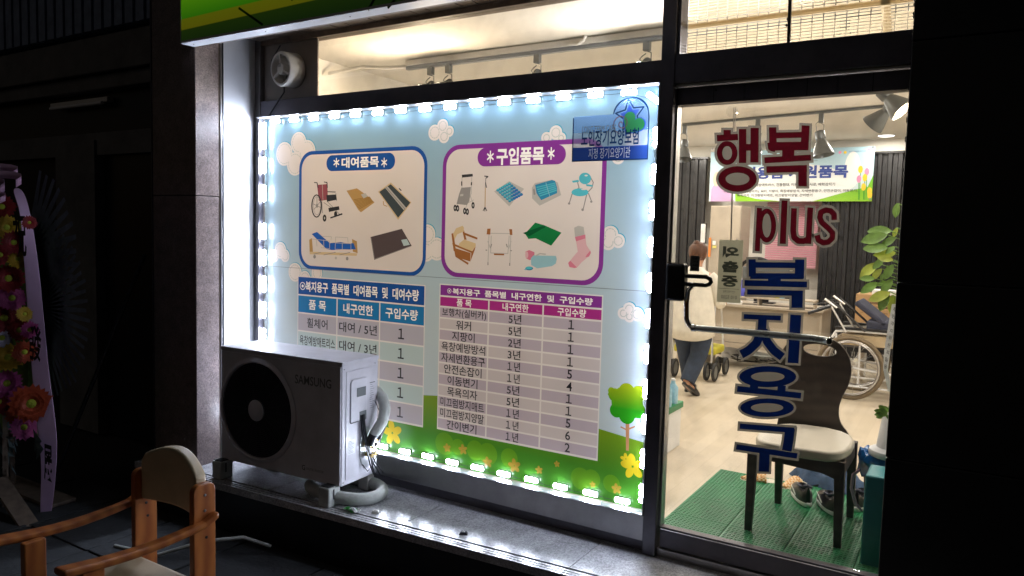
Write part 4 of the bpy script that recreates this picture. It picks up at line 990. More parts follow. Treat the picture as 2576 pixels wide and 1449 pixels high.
# ---- flower wreath
wr = thing('flower_wreath', 'tall congratulation flower wreath with wide purple ribbon at the left edge', 'flower wreath', (-5.25, -.95, GZ))
YR = -1.0
def Q(px, py, y=YR): p = pt(px, py, y); return p
rp_ = [(40, 468, 36), (62, 520, 24), (72, 600, 36), (82, 700, 40), (90, 800, 44), (98, 900, 46), (108, 1000, 50), (118, 1080, 54), (124, 1150, 44), (120, 1230, 38), (112, 1330, 30)]
s = MB()
for i, (x, y, w_) in enumerate(rp_):
    a, b_ = Q(x - w_ / 2, y, YR - .02 * math.sin(i) - .03), Q(x + w_ / 2, y, YR - .02 * math.sin(i) + .03); s.v += [tuple(a), tuple(b_)]
for i in range(len(rp_) - 1): s.f.append([2 * i, 2 * i + 1, 2 * i + 3, 2 * i + 2]); s.m.append(0)
o = s.build('ribbon', 'purple', wr, smooth=True); so_ = o.modifiers.new('s', 'SOLIDIFY'); so_.thickness = .002; o.modifiers.new('u', 'SUBSURF').render_levels = 2
for i, (x, y, w_, h_) in enumerate(((0, 440, 60, 40), (20, 462, 66, 44), (-10, 480, 70, 50), (10, 505, 60, 34))):
    c = Q(x, y, YR - .03); d = Q(x + w_ / 2, y, YR - .03); e_ = Q(x, y + h_ / 2, YR - .03); rx = (d - c).length; rz = (e_ - c).length
    s = MB()
    for k_ in range(9):
        t = PI * k_ / 8; s.v += [(c.x + rx * math.cos(t) * 1.0, c.y + .05 * math.sin(t * 2) - .03 * i, c.z + rz * math.sin(t) * 1.1 + dz) for dz in (-rz * .5, rz * .35)]
    for k_ in range(8): s.f.append([2 * k_, 2 * k_ + 1, 2 * k_ + 3, 2 * k_ + 2]); s.m.append(0)
    o = s.build('ribbon_loop', 'pinkr', wr, smooth=True); so_ = o.modifiers.new('s', 'SOLIDIFY'); so_.thickness = .003
for ch, x, y, w_, h_, m_ in (('祝', 50, 590, 34, 110, 0), ('發', 88, 860, 34, 90, 0), ('展', 122, 1165, 22, 100, 0)):
    a, b_ = Q(x - w_ / 2, y, YR - .045), Q(x + w_ / 2, y, YR - .045); h2 = (Q(x, y - h_ / 2, YR - .045) - Q(x, y + h_ / 2, YR - .045)).z
    plain('ribbon_letter', text_tris(ch, a.x, b_.x, a.z, h2, .02), YR - .047, 'ink', wr)
def flower(px, py, r, m, cm='core', y=-1.02, tilt=0, layers=3, n=20):
    c = Q(px, py, y); s = MB(); rr = r * .0031
    nrm = (CAM - c).normalized(); nrm = (nrm + Vector((rnd.uniform(-.45, .45), 0, rnd.uniform(-.35, .35)))).normalized(); q = nrm.to_track_quat('Z', 'Y').to_matrix()
    for L_ in range(layers):
        for k_ in range(n):
            t = 2 * PI * (k_ + L_ * .5) / n + rnd.uniform(-.05, .05); l = rr * (1 - .24 * L_) * rnd.uniform(.9, 1.05); wd = l * .19; up_ = .10 + .28 * L_
            pts3 = [(l * .15, -wd * .4, 0), (l * .7, -wd, l * up_ * .5), (l, 0, l * up_ * .55), (l * .7, wd, l * up_ * .5), (l * .15, wd * .4, 0)]
            M3 = Matrix.Rotation(t, 3, 'Z'); s.add([c + q @ (M3 @ Vector(p)) for p in pts3], [(0, 1, 2, 3, 4)])
    f = s.build('flower', m, wr)
    MB().lathe(c, [(rr * .24, -.002), (rr * .22, rr * .10), (rr * .08, rr * .15)], 10, rot=q).build('flower_core', cm, f)
rnd = random.Random(11)
FL = [(17, 572, 26, 'yellow'), (46, 652, 20, 'yellow'), (0, 640, 24, 'red'), (22, 700, 30, 'red'), (30, 750, 28, 'pink'), (62, 790, 16, 'yellow'), (10, 800, 32, 'red'), (50, 830, 24, 'red'),
      (5, 850, 26, 'lilac'), (62, 885, 24, 'orange'), (22, 900, 34, 'yellow'), (18, 965, 30, 'pink'), (52, 1000, 26, 'pink'), (80, 1015, 40, 'orange'), (45, 1042, 24, 'orange'), (60, 1075, 27, 'pink'), (75, 830, 18, 'pink'), (-5, 1010, 30, 'red'), (5, 720, 24, 'pink'), (35, 610, 24, 'red'), (5, 520, 26, 'red'), (74, 560, 14, 'red')]
for i, (x, y, r, m_) in enumerate(FL): flower(x, y, r, m_, y=-1.03 - .012 * (i % 4) if x < 60 else -1.05)
for i in range(26):
    x, y = rnd.uniform(-10, 60), rnd.uniform(1080, 1180); c = Q(x, y, -.99 - rnd.uniform(0, .06)); t = rnd.uniform(0, 2 * PI); l = rnd.uniform(.05, .11); dx, dz = math.cos(t) * l, math.sin(t) * l
    MB().add([c, c + Vector((dx * .5 - dz * .12, -.02, dz * .5 + dx * .12)), c + Vector((dx, -.01, dz)), c + Vector((dx * .5 + dz * .12, 0, dz * .5 - dx * .12))], [(0, 1, 2, 3)]).build('leaf', 'fern', wr)
for x, y in ((105, 1110), (110, 1130)):
    c = Q(x, y, -1.06); MB().add([c, c + Vector((-.09, 0, -.08)), c + Vector((-.06, -.01, -.0)), c + Vector((-.1, 0, .06))], [(0, 1, 2, 3)]).build('leaf', 'fern', wr)
MB().loft([((-5.22, -.95, 1.45), .2, .05), ((-5.22, -.93, 1.2), .28, .06), ((-5.22, -.93, .6), .30, .06), ((-5.2, -.93, .1), .26, .06)], 20).build('flower_backing', M['leaf'], wr)
for cxp, cyp, n_, r0, r1 in ((92, 775, 26, .14, .62), (70, 640, 18, .12, .60)):
    c = Q(cxp, cyp, -.86)
    for k_ in range(n_):
        t = -1.25 + 2.5 * k_ / (n_ - 1); wd = r1 * 1.25 / n_; a_ = Vector((math.cos(t), 0, math.sin(t))); b_ = Vector((-math.sin(t), 0, math.cos(t)))
        p0, p1 = c + a_ * r0 * .4, c + a_ * r1 * rnd.uniform(.93, 1)
        MB().add([p0, p0 + b_ * .004, p1 * .35 + p0 * .65 - b_ * wd * .7, p1 - b_ * wd * .35, p1 + b_ * wd * .35, p1 * .35 + p0 * .65 + b_ * wd * .7],
                 [(0, 2, 3, 4, 5, 1)]).build('fan_leaf', 'fan', wr)
MB().bar((-5.35, -.9, GZ), (-5.3, -.92, 1.3), .03, .03).build('stand_leg', 'brownstrip', wr)
MB().bar((-5.0, -1.1, GZ), (-5.3, -.95, .5), .03, .03).build('stand_leg', 'brownstrip', wr)
a, b_ = Q(25, 1235, -.98), Q(115, 1320, -.98)
MB().box(a.x - .3, b_.x + .02, -.97, -.8, GZ, a.z).build('base_box', 'brownstrip', wr, bevel=.004)
a, b_ = Q(-6, 1205, -1.15), Q(78, 1330, -1.15)
MB().bar(a, b_, .10, .02).build('stand_board', 'brownstrip', wr)

# ---- dark neighbour shop
nb = thing('neighbor_building', 'dark closed shop building left of the pillars with pale lintel and black openings', 'building', (-7.5, .3, GZ))
MB().box(-13, -4.45, .02, .3, 2.62, 2.90).build('beam', 'concrete', nb, bevel=.01)
MB().box(-13, -4.45, .06, .3, 2.50, 2.615).build('beam', 'concrete', nb, bevel=.01)
for i in range(60): MB().box(-13 + i * .137, -13 + i * .137 + .10, -.02, .3, 2.93, 4.6).build('cladding_panel', M['fan'], nb)
MB().box(-13, -4.45, .31, .35, GZ, 4.6).build('dark_wall', 'stone_black', nb)
MB().box(-6.75, -6.15, .12, .3, GZ, 2.12).build('column', 'concrete', nb)
MB().box(-13, -4.45, .14, .3, 2.0, 2.18).build('lintel', 'concrete', nb)
MB().box(-13, -4.45, .16, .3, 2.18, 2.50).build('recess', 'stone_dark', nb)
MB().box(-13, -6.76, .2, .25, GZ, 2.0).build('shutter', 'stone_black', nb)
MB().box(-6.14, -4.45, .2, .25, GZ, 2.0).build('shop_window', M['stone_dark'], nb)
tl = thing('tube_lamp', 'unlit fluorescent tube fitting under the dark neighbour shop beam', 'lamp', (-6.35, .1, 2.4))
MB().box(-6.78, -5.92, .1, .155, 2.41, 2.45).build('housing', 'whiteplastic', tl, bevel=.004)
MB().tube([(-6.74, .085, 2.40), (-5.96, .085, 2.40)], .015, 12).build('tube', M['labelw'], tl, smooth=True)
# leaning pole
lp = thing('wooden_pole', 'thin wooden pole leaning in the dark left of the pillars', 'pole', (-5.0, -.7, GZ))
a, b_ = pt(365, 640, -.35), pt(165, 1130, -.75); MB().tube([a, b_, b_ + (b_ - a) * .3], .014, 8).build('shaft', 'stone_dark', lp, smooth=True)
ca = thing('cable', 'pale grey cable curving over the pavement behind the armchair', 'cable', (-3.4, -1.1, GZ))
MB().tube([(-3.15, -.62, GZ + .04), (-3.25, -.72, GZ + .10), (-3.4, -.86, GZ + .09), (-3.6, -1.0, GZ + .012), (-3.9, -1.05, GZ + .008)], .010, 8).build('sheath', 'foam', ca, smooth=True)

# ================================================================== INSIDE
# ---- lights on the ceiling
def downlight(x, y, e, label):
    t = thing('downlight', label, 'ceiling light', (x, y, 2.7), 0, 'round recessed ceiling lights')
    MB().lathe((x, y, 2.6985), [(.098, 0), (.098, -.006), (.088, -.010), (.084, -.004)], 32).build('trim_ring', 'white', t, smooth=True)
    MB().lathe((x, y, 2.6905), [(.083, 0), (.083, -.0015)], 32).build('diffuser', 'down', t)
    l = bpy.data.lights.new('downlight_lamp', 'AREA'); l.shape = 'DISK'; l.size = .16; l.energy = e; l.color = (1, .93, .80)
    o = bpy.data.objects.new('downlight_lamp', l); col.objects.link(o); o.parent = t; o.location = (0, 0, -.014); return t
for x, y, e, lb in ((-.93, 4.95, 20, 'round ceiling downlight nearer the door at the top right inside'), (-.95, 6.42, 10, 'round ceiling downlight nearer the back wall beside the grey spot lamp')): downlight(x, y, e, lb)
lbs = ['round ceiling downlight ' + q for q in ('deep behind the poster, left of the shop middle', 'nearest to the poster in the middle of the shop', 'by the left side wall halfway back', 'in front of the tall cabinet', 'in the far left corner of the ceiling', 'by the right side wall halfway back', 'nearest the front right corner over the bin')]
for x, y in ((-3.3, 2.9), (-2.0, 2.3), (-3.4, 4.4), (-2.3, 5.6), (-3.4, 6.0), (.3, 3.4), (.3, 1.6)):
    downlight(x, y, 11 if y < 2.5 and x < 0 else 25, lbs.pop(0))
def track(name, a, b_, label, pale=False):
    t = thing('lighting_track', label, 'light track', a); a, b_ = Vector(a), Vector(b_)
    if pale: MB().bar(a + Vector((0, 0, .03)), b_ + Vector((0, 0, .03)), .05, .04).build('cable_duct', 'whiteplastic', t, bevel=.003)
    MB().bar(a - Vector((0, 0, .004)), b_ - Vector((0, 0, .004)), .035, .024).build('rail', M['spot'], t, bevel=.002); return t
def spotlamp(pos, aim, label, lit=None, sc_=1., gimbal=True, e=0):
    t = thing('spot_lamp', label, 'spot lamp', pos, 0, 'spot lamps on ceiling tracks'); p = Vector(pos); d = Vector(aim).normalized()
    q = d.to_track_quat('Z', 'Y').to_matrix(); h = p + Vector((0, 0, -.16 * sc_))
    MB().box(p.x - .022, p.x + .022, p.y - .018, p.y + .018, p.z - .07 * sc_, p.z).build('adapter', 'spot', t, bevel=.004)
    MB().tube([p + Vector((-.005, 0, -.07)), p + Vector((-.03, 0, -.085)), p + Vector((-.045, 0, -.10)), h + Vector((-.03, 0, .01))], .0035, 6).build('flex', 'spot', t, smooth=True)
    MB().tube([p + Vector((.0, 0, -.07 * sc_)), p + Vector((.028, 0, -.085 * sc_)), h + Vector((.03, 0, 0))], .0035, 6).build('bracket', 'spot', t, smooth=True)
    MB().lathe(h, [(x * sc_, z * sc_) for x, z in ((.028, -.035), (.034, -.03), (.036, .02), (.03, .03), (.04, .05), (.072, .13), (.074, .145), (.069, .145), (.066, .13), (.03, .05))], 28, rot=q).build('shade', 'spot', t, smooth=True)
    if lit:
        M['glow'] = M[lit]
        MB().lathe(h, [(.03 * sc_, .05 * sc_), (.058 * sc_, .10 * sc_), (.04 * sc_, .128 * sc_), (.01, .135 * sc_)], 20, rot=q).build('bulb', lit, t, smooth=True)
        if e:
            l = bpy.data.lights.new('bulb_lamp', 'POINT'); l.energy = e; l.shadow_soft_size = .04; l.color = (1, .8, .55) if lit == 'warm' else (1, .96, .9)
            o = bpy.data.objects.new('bulb_lamp', l); col.objects.link(o); o.parent = t; o.location = h + d * .15 * sc_ - p; o.rotation_euler = (-d).to_track_quat('Z', 'Y').to_euler()
    return t
# track seen through the pane above the poster
za = 2.64
tk = track('t', (-3.62, 1.02, za), (.3, 1.02, za), 'pale cable duct and track behind the clear pane above the poster', True)
a = pt(980, 160, 1.02)
for (px, lit, lb, e) in ((1085, 'warm', 'glowing warm spot lamp on the track, left end behind the top pane', 26), (1130, 'warm', 'glowing warm spot lamp on the track, second from the left behind the top pane', 26), (1353, None, 'unlit ring spot lamp on the track in the middle of the top pane', 0), (1628, 'cool', 'glowing white spot lamp on the track, right end behind the top pane', 48), (2100, 'cool', 'unseen spot lamp added on the track to brighten the woven blind', 40)):  # last lamp is added out of sight to brighten the blind
    p = pt(px, 110, 1.02) if px < 2000 else Vector((-.65, 1.02, 2.6)); spotlamp((p.x, 1.02, za - .015), (.0, -.8, -.55) if lit else (.1, -.5, -.5), lb, lit, .8, e=e)
MB().tube([(-4.15, .75, 2.60), (-3.95, .9, 2.66), (-3.75, 1.0, 2.655), (-3.62, 1.02, 2.66)], .008, 8).build('supply_cable', 'whiteplastic', tk, smooth=True)
MB().tube([(-4.15, .75, 2.59), (-3.95, .88, 2.645), (-3.75, .98, 2.64), (-3.62, 1.02, 2.645)], .008, 8).build('supply_cable', 'whiteplastic', tk, smooth=True)
p = pt(1480, 60, 1.02); q = MB()
q.tube([(p.x, 1.02, 2.70), (p.x, 1.02, 2.675)], .018, 10); q.build('conduit', 'whiteplastic', tk, smooth=True)
MB().tube([(p.x, .99, 2.699), (p.x - .01, .98, 2.67), (p.x - .05, .98, 2.65), (p.x - .12, .99, 2.66)], .011, 8).build('conduit', 'whiteplastic', tk, smooth=True)
# black slanting rod and the second rail seen at the left
tr2 = track('t', (-2.8, 4.72, 2.688), (-.45, 4.22, 2.688), 'dark lighting track crossing the ceiling inside the door')
def on_track(px): 
    for i in range(200):
        t = i / 199; x = -2.8 + 2.35 * t; y = 4.72 - .5 * t; q_ = pt(px, 300, y)
        if q_.x <= x: return (x, y, 2.676)
    return (-.5, 4.23, 2.676)
spotlamp(on_track(1722), (.1, -.25, -1), 'unlit grey spot lamp on the inside track, left end by the door post', None, 1.25)
spotlamp(on_track(1905), (-.1, -.2, -1), 'lit white spot lamp on the inside track above the red letters', 'cool', 1.1, e=22)
spotlamp(on_track(2064), (.22, -.1, -1), 'unlit grey spot lamp on the inside track right of the red letters', None, 1.35)
spotlamp((-.60, 2.55, 2.675), (.75, -.1, -.75), 'large grey spot lamp tilted right with orange glowing inside by the pillar', 'warm', 1.2, e=14)
spotlamp((-.62, 3.15, 2.675), (-.75, .3, -.75), 'large grey spot lamp tilted left beside the nearer downlight', 'cool', 1.2, e=14)

# ---- back of the shop
def corrugated(x0, x1, y, label):
    t = thing('corrugated_panel', label, 'wall panel', (x0, y, 0)); n_ = int(round((x1 - x0) / .112)); w_ = (x1 - x0) / n_
    for i in range(n_):
        a = x0 + i * w_; pr = [(a, 0), (a + w_ * .42, 0), (a + w_ * .52, -.028), (a + w_ * .90, -.028), (a + w_ - .001, 0)]
        s = MB()
        for u, v in pr: s.v += [(u, y + v, 0.02), (u, y + v, 2.52)]
        for j in range(4): s.f.append([2 * j, 2 * j + 1, 2 * j + 3, 2 * j + 2]); s.m.append(0)
        o = s.build('panel_rib', 'corr', t); so_ = o.modifiers.new('s', 'SOLIDIFY'); so_.thickness = .002
    MB().box(x0 - .02, x1 + .02, y - .05, y + .02, 2.52, 2.545).build('head_rail', 'corr', t)
corrugated(-4.15, -3.14, 6.74, 'black corrugated metal panel beside the door post behind the person')
corrugated(-1.66, .88, 6.74, 'wide black corrugated metal panel behind the wheelchair')
# banner
bn = thing('banner', 'pale blue banner with green hills and tulips hanging on the back wall', 'banner', (-2, 6.6, 2.2))
BY = 6.62
G = lambda u, v: (pt(1648.7 + u * .33459, 232.8 + v * .33459, BY).x, pt(1648.7 + u * .33459, 232.8 + v * .33459, BY).z)
xa, xb = G(412, 600)[0], G(1640, 600)[0]; zt_, zb_ = G(1648, 404)[1], G(1630, 818)[1]
b_sky = film('banner_sky', (.70, .80, .80), (.42, .64, .78), zb_, zt_, .15); b_g = film('banner_green', (.30, .60, .04), (.12, .42, .02), zb_, zb_ + .3, .15); b_w = film('banner_white', (.85, .87, .87), k=.15); b_p = film('banner_pink', (.80, .30, .50), k=.15); b_y = film('banner_yellow', (.85, .6, .05), k=.15)
b_pp = film('banner_mauve', (.60, .38, .62), k=.15); b_sk = film('banner_skin', (.8, .55, .45), k=.15); b_l = film('banner_leaf', (.05, .30, .03), k=.15)
clampP = lambda ps_: [(min(max(x, xa), xb), min(max(z, zb_), zt_)) for x, z in ps_]
S2 = [(b_sky, [[(xa, zb_), (xb, zb_), (xb, zt_), (xa, zt_)]]), (b_w, [clampP(ell(G(1000, 700)[0], G(1000, 700)[1], .75, .28)), clampP(ell(G(1480, 580)[0], G(1480, 580)[1], .09, .22))]),
      (b_g, [clampP([G(600, 830), G(600, 760), G(760, 800), G(950, 835)]), clampP([G(1180, 835), G(1350, 770), G(1500, 730), G(1660, 700), G(1660, 835)]), clampP([G(1560, 835), G(1600, 700), G(1660, 620), G(1660, 835)])])]
S2.append((b_pp, [clampP([G(412, 835), G(420, 720), G(470, 660), G(560, 740), G(590, 835)])])); S2.append((b_sk, [clampP(ell(G(460, 650)[0], G(460, 650)[1], .05, .1))]))
for u, v, m_ in ((1542, 578, b_y), (1590, 595, b_p), (1530, 650, b_p), (1575, 640, b_y), (1565, 710, b_y), (1610, 740, b_y), (1612, 770, b_y)):
    c = G(u, v); S2.append((b_l, [[(c[0] - .004, c[1]), (c[0] + .004, c[1]), (c[0] + .012, zb_ + .02), (c[0] + .004, zb_ + .02)]])); S2.append((m_, [clampP(ell(c[0], c[1], .026, .045))]))
for u, m_ in ((1388, b_p), (1427, b_y), (1605, b_p)): c = G(u, 450 if u < 1600 else 430); S2.append((m_, [ell(c[0], c[1], .018, .018)]))
sheet('cloth', S2, BY, bn)
def BT(body, u0, u1, v, hv, m_, bold=.01):
    a = G(u0, v); b = G(u1, v); h_ = abs(G(u0, v - hv / 2)[1] - G(u0, v + hv / 2)[1]); plain('banner_text', text_tris(body, a[0], b[0], (a[1] + b[1]) / 2, h_, bold), BY - .003, m_, bn)
M['bnavy'] = mat('banner_navy', (.03, .06, .28), .6, noise=0)
BT('복지용품 지원품목', 560, 1450, 600, 92, M['bnavy'], .04)
BT('· 대여품목 : 휠체어, 욕창예방매트리스, 전동침대, 이동욕조, 경사로, 배회감지기', 500, 1350, 694, 24, 'ink')
BT('· 구입품목 : 보행차(실버카), 워커, 지팡이, 욕창예방방석, 자세변환용구, 안전손잡이, 이동변기,', 500, 1520, 742, 24, 'ink')
BT('목욕의자, 미끄럼방지매트, 미끄럼방지양말, 간이변기', 615, 1180, 773, 22, 'ink')
BT('국민건강보험  장기요양', 1455, 1590, 442, 10, M['bnavy'], 0)
for u, v in ((430, 425), (1638, 413), (1615, 800)): c = G(u, v); MB().lathe((c[0], BY - .004, c[1]), [(.012, 0), (.012, -.003)], 10, 'Y').build('eyelet', 'steel', bn)
s = MB().bar((G(790, 530)[0], BY - .006, G(790, 530)[1]), (G(1220, 512)[0], BY - .006, G(1220, 512)[1]), .003, .003); s.build('cord', 'ink', bn)
# pink blind
pb = thing('window_blind', 'pink horizontal slat blind on the back wall under the banner', 'blind', (-2.05, 6.9, 2))
a, b_ = pt(1925, 500, 6.9), pt(2055, 655, 6.9)
a, b_ = Vector((-2.36, 0, 1.98)), Vector((-1.72, 0, 1.12))
for i in range(30):
    z = b_.z + i * (a.z - b_.z) / 30; MB().add([(a.x, 6.88, z), (b_.x, 6.88, z), (b_.x, 6.90, z + .024), (a.x, 6.90, z + .024)], [(0, 1, 2, 3)]).build('slat', 'pinkblind', pb)
MB().box(a.x - .01, b_.x + .01, 6.86, 6.92, 1.985, 2.02).build('head_box', 'pinkblind', pb)
MB().box(a.x, b_.x, 6.87, 6.91, b_.z - .02, b_.z - .005).build('bottom_rail', 'pinkblind', pb)
# tall cabinet
cb = thing('cabinet', 'tall beige steel cabinet standing against the back wall left of the banner text', 'cabinet', (-2.64, 6.0, 0))
MB().box(-2.84, -2.46, 6.0, 6.45, .04, 1.86).build('carcass', 'beige', cb, bevel=.004)
for z0_, z1_ in ((.05, .93), (.945, 1.85)):
    d_ = MB().box(-2.833, -2.467, 5.985, 5.998, z0_, z1_).build('door', 'beige', cb, bevel=.003)
    MB().box(-2.50, -2.485, 5.975, 5.984, (z0_ + z1_) / 2 - .06, (z0_ + z1_) / 2 + .06).build('handle', 'steel', d_)
sh_ = thing('wall_shelf', 'white shelf with files and notes between corrugated panel and cabinet', 'shelf', (-2.98, 6.3, .9))
MB().box(-3.12, -2.86, 6.2, 6.7, .0, .86).build('carcass', 'white', sh_, bevel=.004)
MB().box(-3.12, -2.86, 6.2, 6.7, .865, .885).build('top', 'beige', sh_)
pf = thing('picture_frame', 'small black framed picture leaning beside the tall cabinet', 'picture', (-3.02, 6.3, 1.45))
a = pt(1772, 585, 6.3); s = MB().box(a.x - .05, a.x + .03, 6.28, 6.30, a.z - .14, a.z + .12); s.build('frame', 'black', pf, bevel=.004); MB().box(a.x - .04, a.x + .02, 6.276, 6.279, a.z - .13, a.z + .11).build('print', 'labelw', pf)
fb = thing('file_box', 'white and blue file box standing on the shelf by the person head', 'box', (-3.0, 6.25, 1)); a = pt(1768, 640, 6.25)
MB().box(a.x - .07, a.x + .06, 6.2, 6.4, .886, a.z + .13).build('carton', 'labelw', fb, bevel=.004); MB().box(a.x - .078, a.x - .071, 6.2, 6.4, .886, a.z + .13).build('side', 'bnavy', fb)
nt_ = thing('note_strip', 'orange paper strip stuck on the cabinet edge', 'note', (-2.86, 5.98, 1.3)); a = pt(1786, 622, 5.97); M['opaper'] = mat('orange_paper', (.8, .25, .05), .7, noise=.03)
MB().box(a.x - .02, a.x + .01, 5.97, 5.972, a.z - .12, a.z + .12).build('paper', 'opaper', nt_)
nt_ = thing('note_strip', 'small yellow and white notes stuck on the cabinet door', 'note', (-2.8, 5.98, 1.3)); a = pt(1797, 620, 5.97); M['ypaper'] = mat('yellow_paper', (.75, .68, .2), .7, noise=.03)
MB().box(a.x - .025, a.x + .025, 5.97, 5.972, a.z - .02, a.z + .01).build('paper', 'ypaper', nt_); MB().box(a.x - .025, a.x + .015, 5.97, 5.972, a.z + .02, a.z + .07).build('paper', 'labelw', nt_)

# desk with monitor shelf
dk = thing('desk', 'beige office desk with modesty panel behind the door handle', 'desk', (-1.9, 5.1, 0))
MB().box(-2.62, -1.30, 5.0, 5.65, .70, .728).build('top', 'beige', dk, bevel=.003)
MB().box(-2.58, -1.34, 5.06, 5.078, .30, .698).build('modesty_panel', 'beige', dk)
MB().box(-2.60, -1.32, 5.05, 5.09, .24, .295).build('rail', 'beige', dk)
for x in (-2.61, -1.34): MB().box(x, x + .025, 5.03, 5.62, 0, .698).build('side_panel', 'beige', dk)
ds = thing('desk_shelf', 'low beige monitor shelf standing on the desk edge', 'shelf', (-1.9, 5.2, .73))
MB().box(-2.6, -1.40, 5.08, 5.28, .80, .818).build('board', 'beige', ds, bevel=.002)
for x in (-2.58, -2.0, -1.42): MB().box(x, x + .015, 5.10, 5.26, .729, .799).build('support', 'beige', ds)
kb = thing('keyboard', 'white keyboard lying on the desk under the monitor shelf', 'keyboard', (-2.35, 5.03, .73)); MB().box(-2.56, -2.15, 5.02, 5.075, .729, .765).build('case', 'labelw', kb, bevel=.006); MB().box(-2.55, -2.16, 5.022, 5.07, .7655, .772).build('keys', 'whiteplastic', kb, bevel=.002)
def deskbox(nm, lb, px0, px1, h_, m_, cat, y=5.12, z=.8185, d=.08):
    a, b_ = pt(px0, 750, y).x, pt(px1, 750, y).x; t = thing(nm, lb, cat, ((a + b_) / 2, y, z)); MB().box(a, b_, y, y + d, z, z + h_).build('body', m_, t, bevel=.006)
    MB().box(a + .004, b_ - .004, y + .004, y + d - .004, z + h_ + .0003, z + h_ + .004).build('lid', 'labelw', t); return t
M['bluep'] = mat('blue_plastic', (.08, .09, .5), .3, noise=.1); M['tissue'] = mat('floral_paper', (.62, .52, .40), .6, noise=.45, scale=45); M['yelp'] = mat('yellow_plastic', (.55, .5, .04), .4, noise=.1); M['ltb'] = mat('light_blue_box', (.35, .6, .75), .4, noise=.2, scale=30)
t = thing('spray_bottle', 'blue plastic bottle on the monitor shelf beside the hanging sign', 'bottle', (-2.25, 5.15, .8185)); a = pt(1867, 740, 5.15).x
MB().lathe((a, 5.15, .8185), [(.035, 0), (.037, .01), (.036, .09), (.02, .12), (.013, .13), (.013, .16), (.016, .165), (.016, .18)], 16).build('body', 'bluep', t, smooth=True); MB().lathe((a, 5.15, .999), [(.012, 0), (.010, .02)], 10).build('cap', 'labelw', t)
deskbox('stapler_box', 'small black and white box right of the blue bottle on the shelf', 1872, 1886, .05, 'black', 'box')
deskbox('calendar', 'small navy calendar block on the monitor shelf', 1888, 1900, .085, 'bnavy', 'calendar')
deskbox('tissue_box', 'floral tissue box on the monitor shelf', 1901, 1946, .085, 'tissue', 'tissue box')
deskbox('tea_tin', 'yellow tin right of the tissue box on the shelf', 1948, 1960, .08, 'yelp', 'tin')
deskbox('medicine_box', 'light blue box between yellow tin and desk tray', 1961, 1972, .075, 'ltb', 'box')
deskbox('desk_tray', 'dark desk tray at the right end of the monitor shelf', 1974, 1990, .06, 'black', 'tray')
mo = thing('monitor', 'grey computer monitor seen from behind over the desk', 'monitor', (-2.1, 5.45, .73)); a = pt(1890, 700, 5.45)
MB().box(a.x - .10, a.x + .42, 5.43, 5.46, .84, 1.14).build('case', M['spot'], mo, bevel=.008); MB().box(a.x + .12, a.x + .2, 5.462, 5.48, .73, 1.0).build('stand', 'black', mo); MB().box(a.x + .05, a.x + .27, 5.40, 5.55, .7285, .74).build('base', 'black', mo)
oc = thing('office_chair', 'black office chair with round topped back behind the desk', 'chair', (-2.2, 6.1, 0)); a = pt(1905, 650, 6.1)
MB().ring((a.x, 6.1, a.z - .24), .24, .022, 32, 8).build('back_frame', 'black', oc, smooth=True); MB().box(a.x - .25, a.x + .25, 5.75, 6.15, .42, .50).build('seat', 'black', oc, bevel=.02); MB().box(a.x - .02, a.x + .02, 6.1, 6.13, .5, a.z - .46).build('back_stem', 'black', oc); MB().lathe((a.x, 5.95, 0.02), [(.26, 0), (.25, .03), (.03, .08), (.03, .4)], 10).build('base', 'black', oc)
# clutter under the desk
for i, (x, y, w_, d_, h_, m_, lb) in enumerate(((-2.45, 5.9, .22, .25, .26, 'white', 'white cardboard carton under the left end of the desk'), (-2.1, 5.8, .35, .3, .07, 'foam', 'flat grey parcel lying under the desk'), (-1.75, 5.75, .28, .3, .11, 'black', 'low black equipment box under the middle of the desk'), (-1.5, 5.9, .2, .3, .16, 'board', 'brown grey carton under the right end of the desk'))):
    t = thing('storage_box', lb, 'box', (x, y, 0), rnd.uniform(-.2, .2)); MB().box(-w_ / 2, w_ / 2, -d_ / 2, d_ / 2, 0, h_).build('carton', m_, t, local=True, bevel=.006); MB().box(-w_ / 2 - .004, w_ / 2 + .004, -d_ / 2 - .004, d_ / 2 + .004, h_ + .0005, h_ + .012).build('lid', m_, t, local=True, bevel=.003)
cbw = thing('cable_bundle', 'tangle of black and white cables on the floor under the desk', 'cables', (-1.9, 5.6, 0))
for k_ in range(9):
    x = -2.3 + k_ * .11; pts_ = [(x + rnd.uniform(-.15, .15), 5.55 + rnd.uniform(-.08, .1), .01 + abs(rnd.gauss(0, .05))) for _ in range(7)]
    MB().tube(pts_, .006, 6).build('cable', 'black' if k_ % 3 else 'labelw', cbw, smooth=True)
rc = thing('carton_stack', 'beige carton standing between person and desk', 'box', (-2.72, 5.2, 0)); a = pt(1775, 840, 5.1)
MB().box(-2.86, -2.64, 5.0, 5.3, 0, .42).build('carton', 'beige', rc, bevel=.004); MB().box(-2.865, -2.635, 4.995, 5.305, .4205, .432).build('lid', 'beige', rc)

